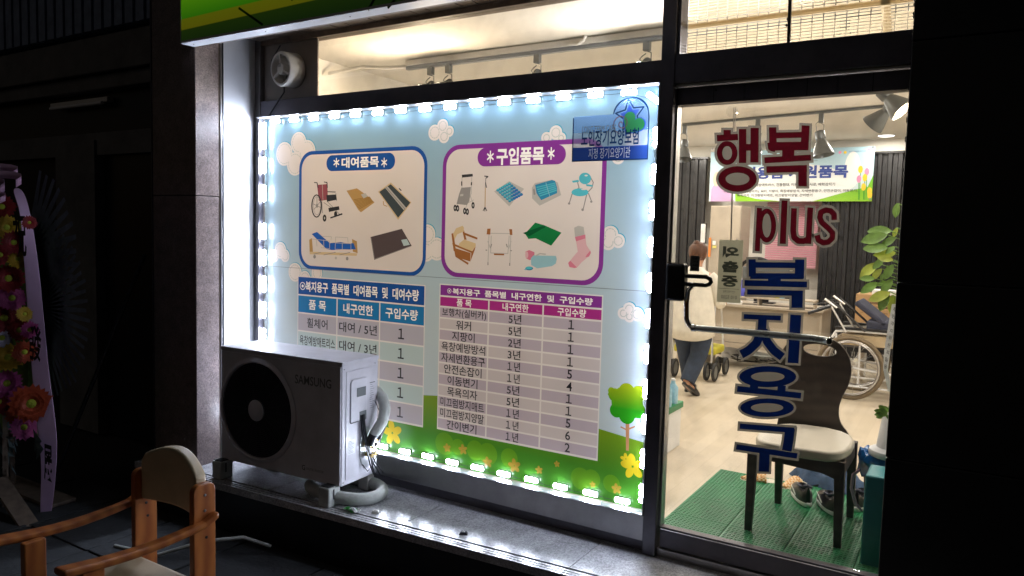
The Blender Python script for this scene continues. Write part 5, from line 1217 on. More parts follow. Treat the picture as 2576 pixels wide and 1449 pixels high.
# ---- wheelchair (side on), facing right
wl = thing('wheelchair', 'folded back navy wheelchair with beige side panel right of the dark chair', 'wheelchair', (-.90, 4.25, 0))
def wh(u, v, y=4.2): p = pt(u, v, y); return Vector((p.x, y, p.z))
for y in (4.15, 4.65):
    c = Vector((-.915, y, .293))
    t = MB().ring(c, .278, .020, 48, 8).build('wheel', 'tyre', wl, smooth=True)
    MB().ring(c, .252, .008, 48, 6).build('rim', M['alu'], t, smooth=True); MB().ring(c + Vector((0, -.03 if y < 4.4 else .03, 0)), .24, .007, 48, 6).build('hand_rim', M['steel'], t, smooth=True)
    MB().lathe(c, [(.025, -.03), (.025, .03)], 16, 'Y').build('hub', 'chrome', t)
    for k_ in range(18):
        a_ = 2 * PI * k_ / 18; MB().tube([c + Vector((.02 * math.cos(a_ + .9), .015 * (-1) ** k_, .02 * math.sin(a_ + .9))), c + Vector((.25 * math.cos(a_), 0, .25 * math.sin(a_)))], .0013, 4).build('spoke', 'chrome', t)
    c2 = Vector((-.44, y, .085)); MB().ring(c2, .07, .015, 24, 6).build('caster', 'rubber', wl, smooth=True)
    fr = MB(); fr.tube([(-1.08, y + .02, .56), (-1.05, y + .02, .62), (-.95, y + .02, .635), (-.42, y + .02, .635), (-.36, y + .02, .60), (-.34, y + .02, .2)], .012, 8)
    fr.build('arm_tube', M['white'], wl, smooth=True)
    MB().tube([(-1.05, y + .02, .60), (-1.03, y + .02, .3), (-.90, y + .02, .293), (-.44, y + .02, .25), (-.44, y + .02, .09)], .011, 8).build('frame_tube', M['white'], wl, smooth=True)
    MB().tube([(-.84, y + .02, .15), (-.84, y + .02, .56)], .009, 8).build('frame_tube', M['white'], wl, smooth=True)
    MB().tube([(-1.0, y + .02, .12), (-.36, y + .02, .12)], .009, 8).build('frame_tube', M['white'], wl, smooth=True)
    MB().tube([(-1.0, y + .02, .21), (-.36, y + .02, .21)], .006, 8).build('frame_tube', M['white'], wl, smooth=True)
    MB().box(-1.0, -.38, y + .03, y + .036, .50, .60).build('side_panel', M['vinyl'], wl, bevel=.002)
    MB().box(-1.06, -.42, y, y + .04, .642, .668).build('armrest', 'black', wl, bevel=.008)
    # reclined back posts, levers and push handles
    MB().tube([(-.80, y, .64), (-.98, y, .80), (-1.10, y, .90)], .011, 8).build('back_post', 'black', wl, smooth=True)
    MB().tube([(-1.16, y, .915), (-1.05, y, .84)], .012, 8).build('back_post', M['alu'], wl, smooth=True)
    MB().tube([(-1.10, y, .85), (-.96, y, .62)], .009, 8).build('back_strut', M['alu'], wl, smooth=True)
    MB().tube([(-1.10, y, .85), (-1.20, y, .81), (-1.30, y, .77)], [.013, .016, .017], 10).build('push_handle', 'black', wl, smooth=True)
    MB().tube([(-1.12, y, .88), (-1.2, y, .87), (-1.26, y, .855)], .006, 8).build('brake_lever', 'black', wl, smooth=True)
MB().bar((-.90, 4.4, .90), (-.64, 4.4, .70), .42, .05, up=(0.6, 0, .8)).build('back_cushion', 'navy', wl, bevel=.015)
MB().box(-.80, -.38, 4.19, 4.61, .64, .74).build('seat_cushion', 'navy', wl, bevel=.02)
MB().box(-1.0, -.45, 4.19, 4.63, .44, .48).build('seat', 'black', wl)
bt = thing('bench', 'low white bench behind the wheelchair carrying the cardboard box', 'bench', (-.6, 5.2, 0))
MB().box(-.98, .3, 5.0, 5.5, .58, .61).build('top', 'beige', bt, bevel=.004)
for x in (-.95, .24): MB().box(x, x + .03, 5.03, 5.47, 0, .579).build('leg', 'beige', bt)
cx = thing('cardboard_box', 'brown cardboard box with printed maker name behind the wheelchair', 'box', (-.7, 5.1, .61)); 
MB().box(-1.0, -.52, 5.02, 5.4, .611, .92).build('carton', 'card', cx, bevel=.004)
for y0_, y1_ in ((5.02, 5.205), (5.215, 5.4)): MB().box(-1.0, -.52, y0_, y1_, .9205, .925).build('flap', 'card', cx)
M['cardink'] = mat('brown_ink', (.07, .03, .015), .7, noise=0)
plain('carton_print', text_tris('Panasonic', -.955, -.77, .845, .028, .02) + text_tris('NEW LAYER 271', -.955, -.80, .80, .014) + text_tris('0642 1001 (1 SET)', -.955, -.76, .77, .014) + text_tris('20 X 12 X 35 (CM)', -.955, -.70, .74, .014), 5.0185, 'cardink', cx)
plain('carton_print', [[(-.77, .793), (-.70, .793), (-.70, .808), (-.77, .808)]], 5.0185, 'cardink', cx)
sb = thing('cardboard_box', 'small white flat box lying on top of the brown cardboard box', 'box', (-.6, 5.1, .93)); MB().box(-.86, -.5, 5.06, 5.34, .926, .965).build('carton', 'labelw', sb, bevel=.004); MB().box(-.862, -.498, 5.058, 5.342, .9655, .970).build('lid', 'labelw', sb)

# ---- potted rubber tree with white ribbon behind the right side of the door
pl_ = thing('potted_plant', 'leafy potted plant with pale green leaves beside the right door edge', 'plant', (-.22, 1.5, 0))
MB().lathe((-.2, 1.5, 0), [(.12, 0), (.15, .02), (.18, .38), (.19, .40), (.17, .40), (.165, .36)], 28).build('pot', 'white', pl_, smooth=True)
MB().tube([(-.2, 1.5, .35), (-.22, 1.5, .9), (-.27, 1.48, 1.3), (-.26, 1.5, 1.8)], [.015, .012, .009, .005], 8).build('stem', 'card', pl_, smooth=True)
def leaf(par, c, d, l, w_, m_, curl=.15):
    c, d = Vector(c), Vector(d).normalized(); sd = d.cross(Vector((rnd.uniform(-.3, .3), -1, .25))).normalized(); nn = sd.cross(d); s = MB(); n_ = 7
    for i in range(n_ + 1):
        t = i / n_; ww = w_ * math.sin(PI * min(1, t * .97 + .03)) ** .75; p = c + d * l * t - nn * (curl * l * t * t)
        s.v += [tuple(p - sd * ww + nn * ww * .25), tuple(p), tuple(p + sd * ww + nn * ww * .25)]
    for i in range(n_):
        for j in range(2): s.f.append([3 * i + j, 3 * i + j + 1, 3 * i + 4 + j, 3 * i + 3 + j]); s.m.append(0)
    return s.build('leaf', m_, par, smooth=True)
E1 = crop(2140, 480, 220 / 759, 1.5)
for u, v, du, dv, l, m_ in ((585, 410, -1, .0, .155, 'leaf'), (555, 445, -1, .3, .17, 'leaf'), (635, 470, -.8, .5, .11, 'leaf'), (560, 560, -1, .05, .155, 'leaf'), (625, 610, -1, .1, .14, 'leaf2'), (615, 670, -.9, -.15, .10, 'leaf2'),
                            (530, 655, -.5, .6, .10, 'leaf'), (465, 700, -.6, .55, .15, 'leaf2'), (510, 750, -.5, .6, .10, 'leaf2'), (615, 710, -.4, .8, .12, 'leaf'), (450, 835, -1, .02, .095, 'leaf'), (465, 875, -.8, .6, .13, 'leaf'),
                            (605, 840, -.5, .8, .12, 'leaf'), (590, 960, -.9, .4, .15, 'leaf2'), (575, 950, -.4, 1, .15, 'leaf'), (655, 165, -.1, 1, .10, 'leaf'), (640, 380, -.2, .6, .07, 'leaf2'), (520, 790, -.1, 1, .05, 'leaf'), (630, 550, -.5, .4, .08, 'leaf'), (550, 870, -.8, .3, .07, 'leaf'), (600, 985, .1, 1, .16, 'leaf2')):
    x, z = E1(u, v); lf = leaf(pl_, (x, 1.5 + rnd.uniform(-.05, .05), z), (du, rnd.uniform(-.3, .1), -dv), l * .85, l * .2, m_)
    MB().tube([(x, 1.5, z), ((x - .26) / 2, 1.5, z - .03), (-.265, 1.49, z - .06)], .0028, 5).build('twig', 'leaf', pl_, smooth=True) if u > 440 else None
rb = thing('ribbon', 'white ribbon with black handwriting hanging from the plant', 'ribbon', (-.36, 1.38, 1.1)); s = MB()
rb_pts = [(2252, 765, 16), (2246, 800, 18), (2240, 840, 18), (2232, 880, 16), (2228, 930, 12), (2238, 985, 10)]
for i, (x, y, w_) in enumerate(rb_pts): a, b_ = pt(x - w_ / 2, y, 1.36), pt(x + w_ / 2, y, 1.36); s.v += [(a.x, 1.36 + .01 * (i % 2), a.z), (b_.x, 1.36, b_.z)]
for i in range(len(rb_pts) - 1): s.f.append([2 * i, 2 * i + 1, 2 * i + 3, 2 * i + 2]); s.m.append(0)
s.build('band', 'labelw', rb)
for i, ch in enumerate('주민자치위원회일동'):
    x = 2251 - i * 2.9; y = 778 + i * 18; a = pt(x - 4, y, 1.355); b_ = pt(x + 4, y, 1.355); plain('ribbon_letter', text_tris(ch, a.x, b_.x, a.z, .024, .01, rot=-.2), 1.352, 'ink', rb)
# ---- dark dining chair just inside the door
dc = thing('dining_chair', 'dark wooden dining chair with curved waisted back and cream seat behind the door', 'chair', (-.66, .66, 0))
BYc = .90
def K(u, v): p = pt(u, v, BYc); return (p.x, p.z)
out_ = [K(*p) for p in ((1945, 1112), (1960, 1040), (1975, 985), (1982, 940), (1960, 905), (1972, 870), (2000, 850), (2040, 845), (2085, 850), (2115, 865), (2136, 895), (2143, 930), (2137, 965), (2118, 1000), (2108, 1030), (2112, 1065), (2138, 1095), (2140, 1135))]
hole = [K(*p) for p in [(2062 + 42 * math.cos(t * PI / 12), 881 + 15 * math.sin(t * PI / 12) + 5 * math.cos(t * PI / 12)) for t in range(24)]]
zb0 = K(2040, 1140)[1]
def panel_with_hole(outer, inner, y0_, y1_):
    o_, i_ = [Vector(p) for p in outer], [Vector(p) for p in inner]
    fix = lambda ps_: ps_ if sum(ps_[k - 1][0] * ps_[k][1] - ps_[k][0] * ps_[k - 1][1] for k in range(len(ps_))) > 0 else ps_[::-1]
    o_, i_ = fix(o_), fix(i_); vs = o_ + i_; V_, E_, F_, _, _, OF = delaunay_2d_cdt(vs, [], [list(range(len(o_))), list(range(len(o_), len(vs)))], 1, 1e-6)
    s = MB(); n_ = len(V_); s.v = [(v.x, y0_, v.y) for v in V_] + [(v.x, y1_, v.y) for v in V_]; keep = [f for f, of in zip(F_, OF) if of and 1 not in of]
    from collections import Counter
    ec = Counter(frozenset((f[k], f[(k + 1) % 3])) for f in keep for k in range(3))
    for f in keep:
        s.f += [list(f), [q + n_ for q in f][::-1]]; s.m += [0, 0]
        for k in range(3):
            if ec[frozenset((f[k], f[(k + 1) % 3]))] == 1: s.f.append([f[k], f[(k + 1) % 3], f[(k + 1) % 3] + n_, f[k] + n_]); s.m.append(0)
    return s
def smooth_poly(ps_, it=2):
    for _ in range(it):
        q = []
        for i in range(len(ps_)):
            a, b = Vector(ps_[i]), Vector(ps_[(i + 1) % len(ps_)]); q += [tuple(a.lerp(b, .25)), tuple(a.lerp(b, .75))]
        ps_ = q
    return ps_
panel_with_hole(smooth_poly(out_), hole, BYc, BYc + .018).build('backrest', 'darkwood', dc, bevel=.002)
s = MB(); s.v = []
seat = [(-.885, .385), (-.46, .40), (-.455, .86), (-.86, .86)]
s.prism(smooth_poly([(-.89, .37), (-.66, .352), (-.44, .385), (-.45, .87), (-.86, .87)], 2), .425, .475, f=lambda a, y, b: (a, b, y)); s.build('seat', 'cushion', dc, bevel=.014, seg=4, smooth=True)
s = MB().prism([(-.875, .425), (-.875, .37), (-.80, .375), (-.74, .372), (-.55, .36), (-.50, .345), (-.47, .33), (-.45, .425)], .41, .43); s.build('apron', 'darkwood', dc)
MB().box(-.86, -.47, .84, .86, .35, .424).build('apron', 'darkwood', dc)
for x in (-.868, -.478): MB().box(x, x + .02, .43, .85, .35, .424).build('apron', 'darkwood', dc)
for (x, y, tx, ty, m_) in ((-.868, .415, -.872, .405, 'leg'), (-.475, .44, -.465, .435, 'leg'), (-.835, .86, -.832, .885, 'leg'), (-.475, .86, -.47, .90, 'leg')):
    w0 = .024; w1 = .016; s = MB()
    s.v = [(x - w0, y - w0, .424), (x + w0, y - w0, .424), (x + w0, y + w0, .424), (x - w0, y + w0, .424), (tx - w1, ty - w1, 0), (tx + w1, ty - w1, 0), (tx + w1, ty + w1, 0), (tx - w1, ty + w1, 0)]
    s.f = [[0, 1, 2, 3], [4, 5, 6, 7], [0, 1, 5, 4], [1, 2, 6, 5], [2, 3, 7, 6], [3, 0, 4, 7]]; s.m = [0] * 6; s.build('leg', 'darkwood', dc, bevel=.004)
# ---- green perforated mats
mt = thing('floor_mat', 'green perforated plastic entrance mat made of tiles inside the door', 'mat', (-.8, .7, 0))
mats_ = []
ty0 = .10
for i in range(-4, 4):
    for j in range(4):
        x0_ = -.97 + .30 * i - 0; y0_ = ty0 + .30 * j
        if x0_ < -1.29 or x0_ > .5: continue
        bm_ = MB().box(x0_ + .001, x0_ + .299, y0_ + .001, y0_ + .299, 0.001, .012)
        tl_ = bm_.build('mat_tile', 'green', mt, bevel=.002, seg=1)
        r = MB()
        for a in range(15):
            for b in range(13):
                if (a % 5, b % 4) in ((2, 1),): continue
                xx = x0_ + .012 + a * .0195; yy = y0_ + .010 + b * .0222; r.box(xx, xx + .0135, yy, yy + .011, .0118, .0145)
        o = r.build('mat_rib', 'green', tl_); o['kind'] = 'stuff'
        h_ = MB()
        for a in (2, 7, 12):
            for b in (1, 5, 9):
                xx = x0_ + .018 + a * .0195; yy = y0_ + .016 + b * .0222; h_.lathe((xx, yy, .0122), [(.0055, 0), (.0055, .0006)], 8)
        o = h_.build('drain_hole', 'greend', tl_); o['kind'] = 'stuff'
# ---- shoes and cloth
def loaf(par, nm, m_, rings, smooth=True): return MB().loft(rings, 18).build(nm, m_, par, smooth=smooth, local=True)
M['check'] = mat('checked_fabric', (.7, .4, .15), .8, noise=0)
def check(m):
    n = m.node_tree; b = n.nodes['Principled BSDF']; tc = n.nodes.new('ShaderNodeTexCoord'); c = n.nodes.new('ShaderNodeTexChecker'); c.inputs[3].default_value = 85
    c.inputs[1].default_value = (.75, .60, .40, 1); c.inputs[2].default_value = (.55, .24, .06, 1); n.links.new(tc.outputs['Object'], c.inputs[0]); n.links.new(c.outputs[0], b.inputs['Base Color'])
check(M['check'])
def slipper(p, rz, lb):
    t = thing('slipper', lb, 'slipper', p, rz, 'checked slippers')
    s = MB(); s.prism([(.045 * math.cos(a) * (1 - .12 * math.sin(a)), .125 * math.sin(a)) for a in [i * PI / 12 for i in range(24)]], 0, .016, f=lambda a, y, b: (a, b, y)); s.build('sole', 'cushion', t, local=True, bevel=.004)
    s = MB(); n_ = 10; m2 = 8
    for i in range(n_ + 1):
        y = -.118 + .14 * i / n_; r = .049 * math.sqrt(max(.02, 1 - ((y + .118 - .16) / .165) ** 2)) if i < n_ else .05
        for j in range(m2 + 1): a = PI * j / m2; s.v.append((r * math.cos(a), y, .012 + (.016 + .034 * i / n_) * math.sin(a)))
    for i in range(n_):
        for j in range(m2): s.f.append([i * (m2 + 1) + j, i * (m2 + 1) + j + 1, (i + 1) * (m2 + 1) + j + 1, (i + 1) * (m2 + 1) + j]); s.m.append(0)
    o = s.build('upper', 'check', t, local=True, smooth=True); q = o.modifiers.new('s', 'SOLIDIFY'); q.thickness = .005
def sneaker(p, rz, lb):
    t = thing('sneaker', lb, 'shoe', p, rz, 'black sneakers')
    out = [(.047 * math.cos(a) * (1 + .1 * math.sin(a)), .14 * math.sin(a)) for a in [i * PI / 12 for i in range(24)]]
    MB().prism(out, 0, .026, f=lambda a, y, b: (a, b, y)).build('sole', 'labelw', t, local=True, bevel=.007, seg=3, smooth=True)
    s = MB(); n_ = 14; prof = []
    for i in range(n_ + 1):
        v = i / n_; y = -.132 + .264 * v; wd = .043 * (1 - (2 * v - 1) ** 4 * .75) * (1 + .08 * (v - .5)); h_ = .085 - .055 * max(0, (v - .35) / .65) ** 1.0 if v > .35 else .085 - .02 * math.sin(PI * v / .35)
        for j in range(10):
            a = PI * j / 9; s.v.append((wd * math.cos(a), y, .024 + h_ * math.sin(a) ** .6 * (1 if not (.12 < v < .5) else (1 - .55 * max(0, math.sin(a) - .75) / .25 * 1.0))))
    for i in range(n_):
        for j in range(9): s.f.append([i * 10 + j, i * 10 + j + 1, (i + 1) * 10 + j + 1, (i + 1) * 10 + j]); s.m.append(0)
    s.f += [list(range(10)), [n_ * 10 + j for j in range(10)]]; s.m += [0, 0]
    u = s.build('upper', 'black', t, local=True, smooth=True)
    MB().tube([(-.026, -.09, .098), (0, -.118, .112), (.026, -.09, .098), (.028, -.03, .088), (0, .005, .078), (-.028, -.03, .088), (-.026, -.09, .098)], .007, 8).build('collar', 'navy', t, local=True, smooth=True)
    sw = [(-.05, .0), (-.018, -.02), (.03, .022), (-.02, -.006)]
    MB().prism([(-.048, .040), (-.03, .030), (.02, .044), (.07, .064), (.015, .054), (-.03, .044)], -.0455, -.0435, f=lambda a, y, b: (y, a, b)).build('side_stripe', 'labelw', t, local=True)
slipper((-1.00, 1.22, .0), -1.2, 'left checked orange slipper at the far edge of the green mat')
slipper((-.82, 1.26, .0), -.35, 'right checked orange slipper beside the denim cloth')
sneaker((-.735, 1.02, .015), .42, 'left black sneaker with white sole on the green mat')
sneaker((-.59, .97, .015), .42, 'middle black sneaker with white sole on the green mat')
sneaker((-.44, 1.12, .015), -.1, 'right black sneaker mostly hidden behind the chair leg')
dn = thing('denim_cloth', 'crumpled blue denim cloth lying behind the sneakers', 'cloth', (-.63, 1.42, 0)); s = MB(); n_ = 22
for i in range(n_ + 1):
    for j in range(n_ + 1):
        u, v = i / n_ * 2 - 1, j / n_ * 2 - 1; r_ = max(0, 1 - u * u - v * v) ; z = (.012 + .10 * r_ * (.95 + .25 * math.sin(5 * u + 3 * v) + .2 * math.sin(11 * u - 4 * v)) * (1.25 - .55 * u)) * (1 if r_ > 0 else .3)
        s.v.append((-.62 + u * .25 * (1 + .12 * math.sin(4 * v)), 1.40 + v * .14 * (1 + .15 * math.sin(3 * u)) - u * .05, max(.004, z)))
for i in range(n_):
    for j in range(n_):
        u, v = (i + .5) / n_ * 2 - 1, (j + .5) / n_ * 2 - 1
        if u * u + v * v < 1.0: s.f.append([i * (n_ + 1) + j, i * (n_ + 1) + j + 1, (i + 1) * (n_ + 1) + j + 1, (i + 1) * (n_ + 1) + j]); s.m.append(0)
s.build('fabric', 'denim', dn, smooth=True)
# ---- bin, white planter, low items on the right
bn_ = thing('trash_bin', 'tall teal plastic bin with a blue bag inside the right door edge', 'bin', (-.2, .56, 0))
MB().box(-.352, -.05, .30, .50, .0, .42).build('body', 'teal', bn_, bevel=.01)
b2 = thing('waste_bag_bin', 'brown round bin lined with a shiny blue bag behind the teal bin', 'bin', (-.29, .85, 0)); bx = -.305
MB().lathe((bx, .85, 0), [(.085, 0), (.09, .01), (.115, .36), (.11, .37)], 28).build('body', 'darkwood', b2, smooth=True)
s = MB(); prof = []
n_ = 40
for i, (r, z) in enumerate(((.118, .27), (.135, .29), (.128, .33), (.138, .36), (.126, .395), (.10, .385), (.095, .33))):
    for j in range(n_): t = 2 * PI * j / n_; rr = r * (1 + .06 * math.sin(j * 2.7 + i)); s.v.append((bx + rr * math.cos(t), .85 + rr * math.sin(t), z + .012 * math.sin(j * 1.9 + i * 2)))
for i in range(6):
    for j in range(n_): s.f.append([i * n_ + j, i * n_ + (j + 1) % n_, (i + 1) * n_ + (j + 1) % n_, (i + 1) * n_ + j]); s.m.append(0)
s.build('bag', 'bluebag', b2, smooth=True)
s = MB().tube([(bx - .11, .80, .31), (bx - .15, .79, .27), (bx - .155, .79, .20), (bx - .13, .79, .12), (bx - .10, .80, .09)], [.006, .009, .008, .009, .006], 8); s.build('strap', 'pinkr', b2, smooth=True)
pt_ = thing('planter', 'white plastic planter with a small green plant standing on the bin', 'planter', (-.27, .72, .40))
MB().lathe((-.275, .80, .395), [(.115, 0), (.12, .015), (.115, .03), (.085, .045), (.065, .20), (.06, .205), (.058, .19)], 32).build('pot', 'white', pt_, smooth=True)
MB().box(-.30, -.1, .66, .70, .45, .585).build('front_tray', M['teal'], pt_, bevel=.01)
for k_ in range(26):
    t = rnd.uniform(0, 2 * PI); c = Vector((-.285 + .05 * math.cos(t), .80 + .04 * math.sin(t), .59 + rnd.uniform(0, .05))); leaf(pt_, c, (math.cos(t) - .4, math.sin(t) * .5 - .3, rnd.uniform(-.6, .9)), rnd.uniform(.03, .05), .012, 'leaf')
# ---- crate with bottles at the left behind the post
cr = thing('bottle_crate', 'green crate with wrapped water bottles behind the left door post', 'crate', (-1.78, 1.62, 0))
MB().box(-1.95, -1.672, 1.42, 1.70, 0, .27).build('stand', 'white', cr, bevel=.006)
MB().box(-1.96, -1.660, 1.41, 1.71, .271, .315).build('tray', 'green', cr, bevel=.006)
for k_ in range(6):
    x, y = -1.70 - (k_ % 3) * .085, 1.47 + (k_ // 3) * .12; b_ = MB().lathe((x, y, .316), [(.034, 0), (.036, .01), (.036, .11), (.015, .14), (.015, .155)], 14).build('bottle', 'ltb', cr, smooth=True); MB().lathe((x, y, .472), [(.016, 0), (.015, .014)], 10).build('cap', 'labelw', b_)
# ---- rollator in front of the person, left
ro = thing('rollator', 'silver rolling walker with black twin wheels and yellow seat before the person', 'walker', (-2.35, 4.25, 0))
for (x, y) in ((-2.20, 4.15), (-2.62, 4.15), (-2.22, 4.6), (-2.6, 4.6), ):
    f_ = MB().tube([(x, y, .12), (x + .005, y, .30), (x - .02, y + .05, .45), (x - .01, y + .1 * (1 if y < 4.3 else -1), .80)], .011, 8).build('frame_leg', 'alu', ro, smooth=True)
    for dx in (-.042, .042):
        t = MB().ring((x + dx, y, .10), .080, .017, 28, 8, 'X').build('wheel', 'rubber', ro, smooth=True); MB().lathe((x + dx, y, .10), [(.068, -.008), (.068, .008)], 20, 'X').build('rim', M['spot'], t)
    MB().box(x - .02, x + .02, y - .02, y + .02, .13, .19).build('caster_fork', 'black', ro)
MB().box(-2.62, -2.18, 4.2, 4.55, .26, .34).build('basket', M['yelp'] if 'yelp' in M else 'yellow', ro, bevel=.02)
MB().box(-2.60, -2.2, 4.2, 4.5, .50, .53).build('seat', 'black', ro, bevel=.01)
for x in (-2.62, -2.2): MB().tube([(x, 4.2, .80), (x, 4.0, .82)], .016, 8).build('grip', 'black', ro, smooth=True)
# ---- hanging reversed notice
hs = thing('hanging_sign', 'grey hanging notice in mirrored Korean lettering behind the glass', 'sign', (-.95, .10, 1.45))
a, b_ = pt(1810, 603, .10), pt(1860, 763, .10); MB().box(a.x, b_.x + .004, .10, .103, b_.z, a.z).build('board', film('notice_board', (.62, .62, .54), k=.55), hs)
for i, ch in enumerate('외출중'):
    z = a.z - .055 - i * .066; plain('notice_letter', text_tris(ch, a.x + .018, b_.x - .012, z, .052, .045, mirror=True), .0985, film('notice_ink', (.10, .12, .11), k=.5), hs)
plain('notice_print', text_tris('연락처', a.x + .03, b_.x - .022, a.z - .235, .012, mirror=True) + text_tris('010 5200', a.x + .02, b_.x - .012, a.z - .26, .016, mirror=True), .0985, M['spot'], hs)
plain('notice_line', [[(a.x + .006, a.z - .222), (b_.x - .004, a.z - .222), (b_.x - .004, a.z - .2205), (a.x + .006, a.z - .2205)]], .0985, film('notice_ink', (.10, .12, .11), k=.5), hs)
xc = (a.x + b_.x) / 2
for dx in (-.003, .004): MB().tube([(xc + dx * .4, .10, a.z), (xc + dx, .06, 2.03)], .0018, 6).build('cord', 'whiteplastic', hs)
MB().lathe((xc, .02, 2.01), [(.026, .0), (.024, .008), (.012, .02), (.008, .03)], 20, 'Y').build('suction_cup', 'glass', hs, smooth=True)

# ================================================================== PERSON
pe = thing('person', 'person seen from behind in loose cream blouse, jeans and dark slippers walking', 'person', (-2.16, 3.4, 0))
def skin_mesh(name, joints, edges, m_, par, lv=2, root=0):
    me = bpy.data.meshes.new(name); me.from_pydata([Vector(j[0]) - Vector(par['_w']) for j in joints], edges, []); me.materials.append(M[m_]); o = bpy.data.objects.new(name, me); col.objects.link(o); o.parent = par; o['_w'] = par['_w']
    sk = o.modifiers.new('skin', 'SKIN'); sk.use_smooth_shade = True; ss = o.modifiers.new('sub', 'SUBSURF'); ss.levels = lv; ss.render_levels = lv
    for i, j in enumerate(joints): v = me.skin_vertices[0].data[i]; r = j[1]; v.radius = (r, r) if not isinstance(r, tuple) else r; v.use_root = (i == root)
    return o
px_, py_ = -2.17, 3.40
J = [((px_, py_, .74), .10), ((px_, py_, .90), .10), ((px_ - .005, py_ + .01, 1.06), .105), ((px_, py_ + .03, 1.15), .06), ((px_, py_ + .05, 1.21), .048), ((px_ + .005, py_ + .06, 1.28), .075), ((px_ + .005, py_ + .065, 1.345), .072),
     ((px_ - .16, py_ + .02, 1.10), .05), ((px_ - .20, py_ + .06, .90), .038), ((px_ - .17, py_ + .22, .86), .028), ((px_ - .16, py_ + .28, .86), .022),
     ((px_ + .16, py_ + .02, 1.10), .05), ((px_ + .205, py_ + .05, .90), .038), ((px_ + .19, py_ + .24, .86), .028), ((px_ + .18, py_ + .30, .86), .022),
     ((px_ - .075, py_, .66), .085), ((px_ - .07, py_ + .08, .37), .058), ((px_ - .06, py_ + .15, .07), .036), ((px_ - .06, py_ + .25, .03), .03),
     ((px_ + .075, py_, .66), .085), ((px_ + .065, py_ + .03, .37), .058), ((px_ + .0, py_ - .12, .13), .036), ((px_ + .05, py_ - .03, .05), .028)]
Ed = [(0, 1), (1, 2), (2, 3), (3, 4), (4, 5), (5, 6), (2, 7), (7, 8), (8, 9), (9, 10), (2, 11), (11, 12), (12, 13), (13, 14), (0, 15), (15, 16), (16, 17), (17, 18), (0, 19), (19, 20), (20, 21), (21, 22)]
skin_mesh('body', J, Ed, 'skin', pe)
def hand(cx_, side):
    c = Vector((cx_, py_ + .29, .86)); js = [(c - Vector((0, .03, 0)), .018), (c + Vector((0, .03, 0)), (.026, .014))]; ed = [(0, 1)]
    for k_, (dx, l) in enumerate(((-.022, .052), (-.008, .062), (.007, .058), (.02, .045))):
        b0 = len(js); js += [(c + Vector((dx, .045, 0)), .0085), (c + Vector((dx, .045 + l * .5, -.008)), .008), (c + Vector((dx, .045 + l * .7, -.03)), .0065)]; ed += [(1, b0), (b0, b0 + 1), (b0 + 1, b0 + 2)]
    b0 = len(js); js += [(c + Vector((-side * .028, .005, -.004)), .009), (c + Vector((-side * .04, .035, -.012)), .0075)]; ed += [(0, b0), (b0, b0 + 1)]
    skin_mesh('hand', js, ed, 'skin', pe, 1)
hand(px_ - .16, -1); hand(px_ + .18, 1)
# head with face turned away, ears
hd_ = Vector((px_ + .005, py_ + .065, 1.315))
MB().lathe(hd_, [(.02, -.095), (.05, -.08), (.068, -.04), (.075, 0), (.074, .035), (.06, .068), (.03, .088), (.005, .094)], 24, sy=1.15).build('head', 'skin', pe, smooth=True)
for sx_ in (-1, 1):
    MB().lathe(hd_ + Vector((sx_ * .076, -.005, -.012)), [(.008, -.022), (.016, -.014), (.018, .0), (.012, .018), (.004, .024)], 10, sx=.5).build('ear', 'skin', pe, smooth=True)
    MB().lathe(hd_ + Vector((sx_ * .028, .079, .005)), [(.002, -.008), (.010, 0), (.002, .008)], 10).build('eye', 'labelw', pe, smooth=True)
MB().lathe(hd_ + Vector((0, .09, -.015)), [(.012, -.015), (.010, 0), (.004, .02)], 8).build('nose', 'skin', pe, smooth=True)
MB().box(hd_.x - .02, hd_.x + .02, hd_.y + .078, hd_.y + .084, hd_.z - .048, hd_.z - .040).build('mouth', 'red', pe)
s = MB(); n_ = 36
prof = [(.040, -.078), (.066, -.058), (.080, -.02), (.084, .02), (.078, .055), (.056, .084), (.028, .098), (.004, .102)]
for i, (r, z) in enumerate(prof):
    for j in range(n_):
        t = 2 * PI * j / n_; fr = max(0, math.sin(t)); rr = r * (1 + .03 * math.sin(7 * t + i)); zz = z + (.05 * fr if z < .03 else 0); yy = rr * math.sin(t) * 1.12
        if z < .03 and fr > .3: rr *= .86
        s.v.append((hd_.x + rr * math.cos(t), hd_.y - .006 + (rr * math.sin(t) * 1.12), hd_.z + zz))
for i in range(len(prof) - 1):
    for j in range(n_): s.f.append([i * n_ + j, i * n_ + (j + 1) % n_, (i + 1) * n_ + (j + 1) % n_, (i + 1) * n_ + j]); s.m.append(0)
s.f.append([(len(prof) - 1) * n_ + j for j in range(n_)]); s.m.append(0)
s.build('hair', 'hair', pe, smooth=True)
MB().lathe(hd_ + Vector((-.01, -.03, .085)), [(.01, -.02), (.03, -.01), (.034, .008), (.02, .026), (.004, .03)], 14).build('hair_bun', 'hair', pe, smooth=True)
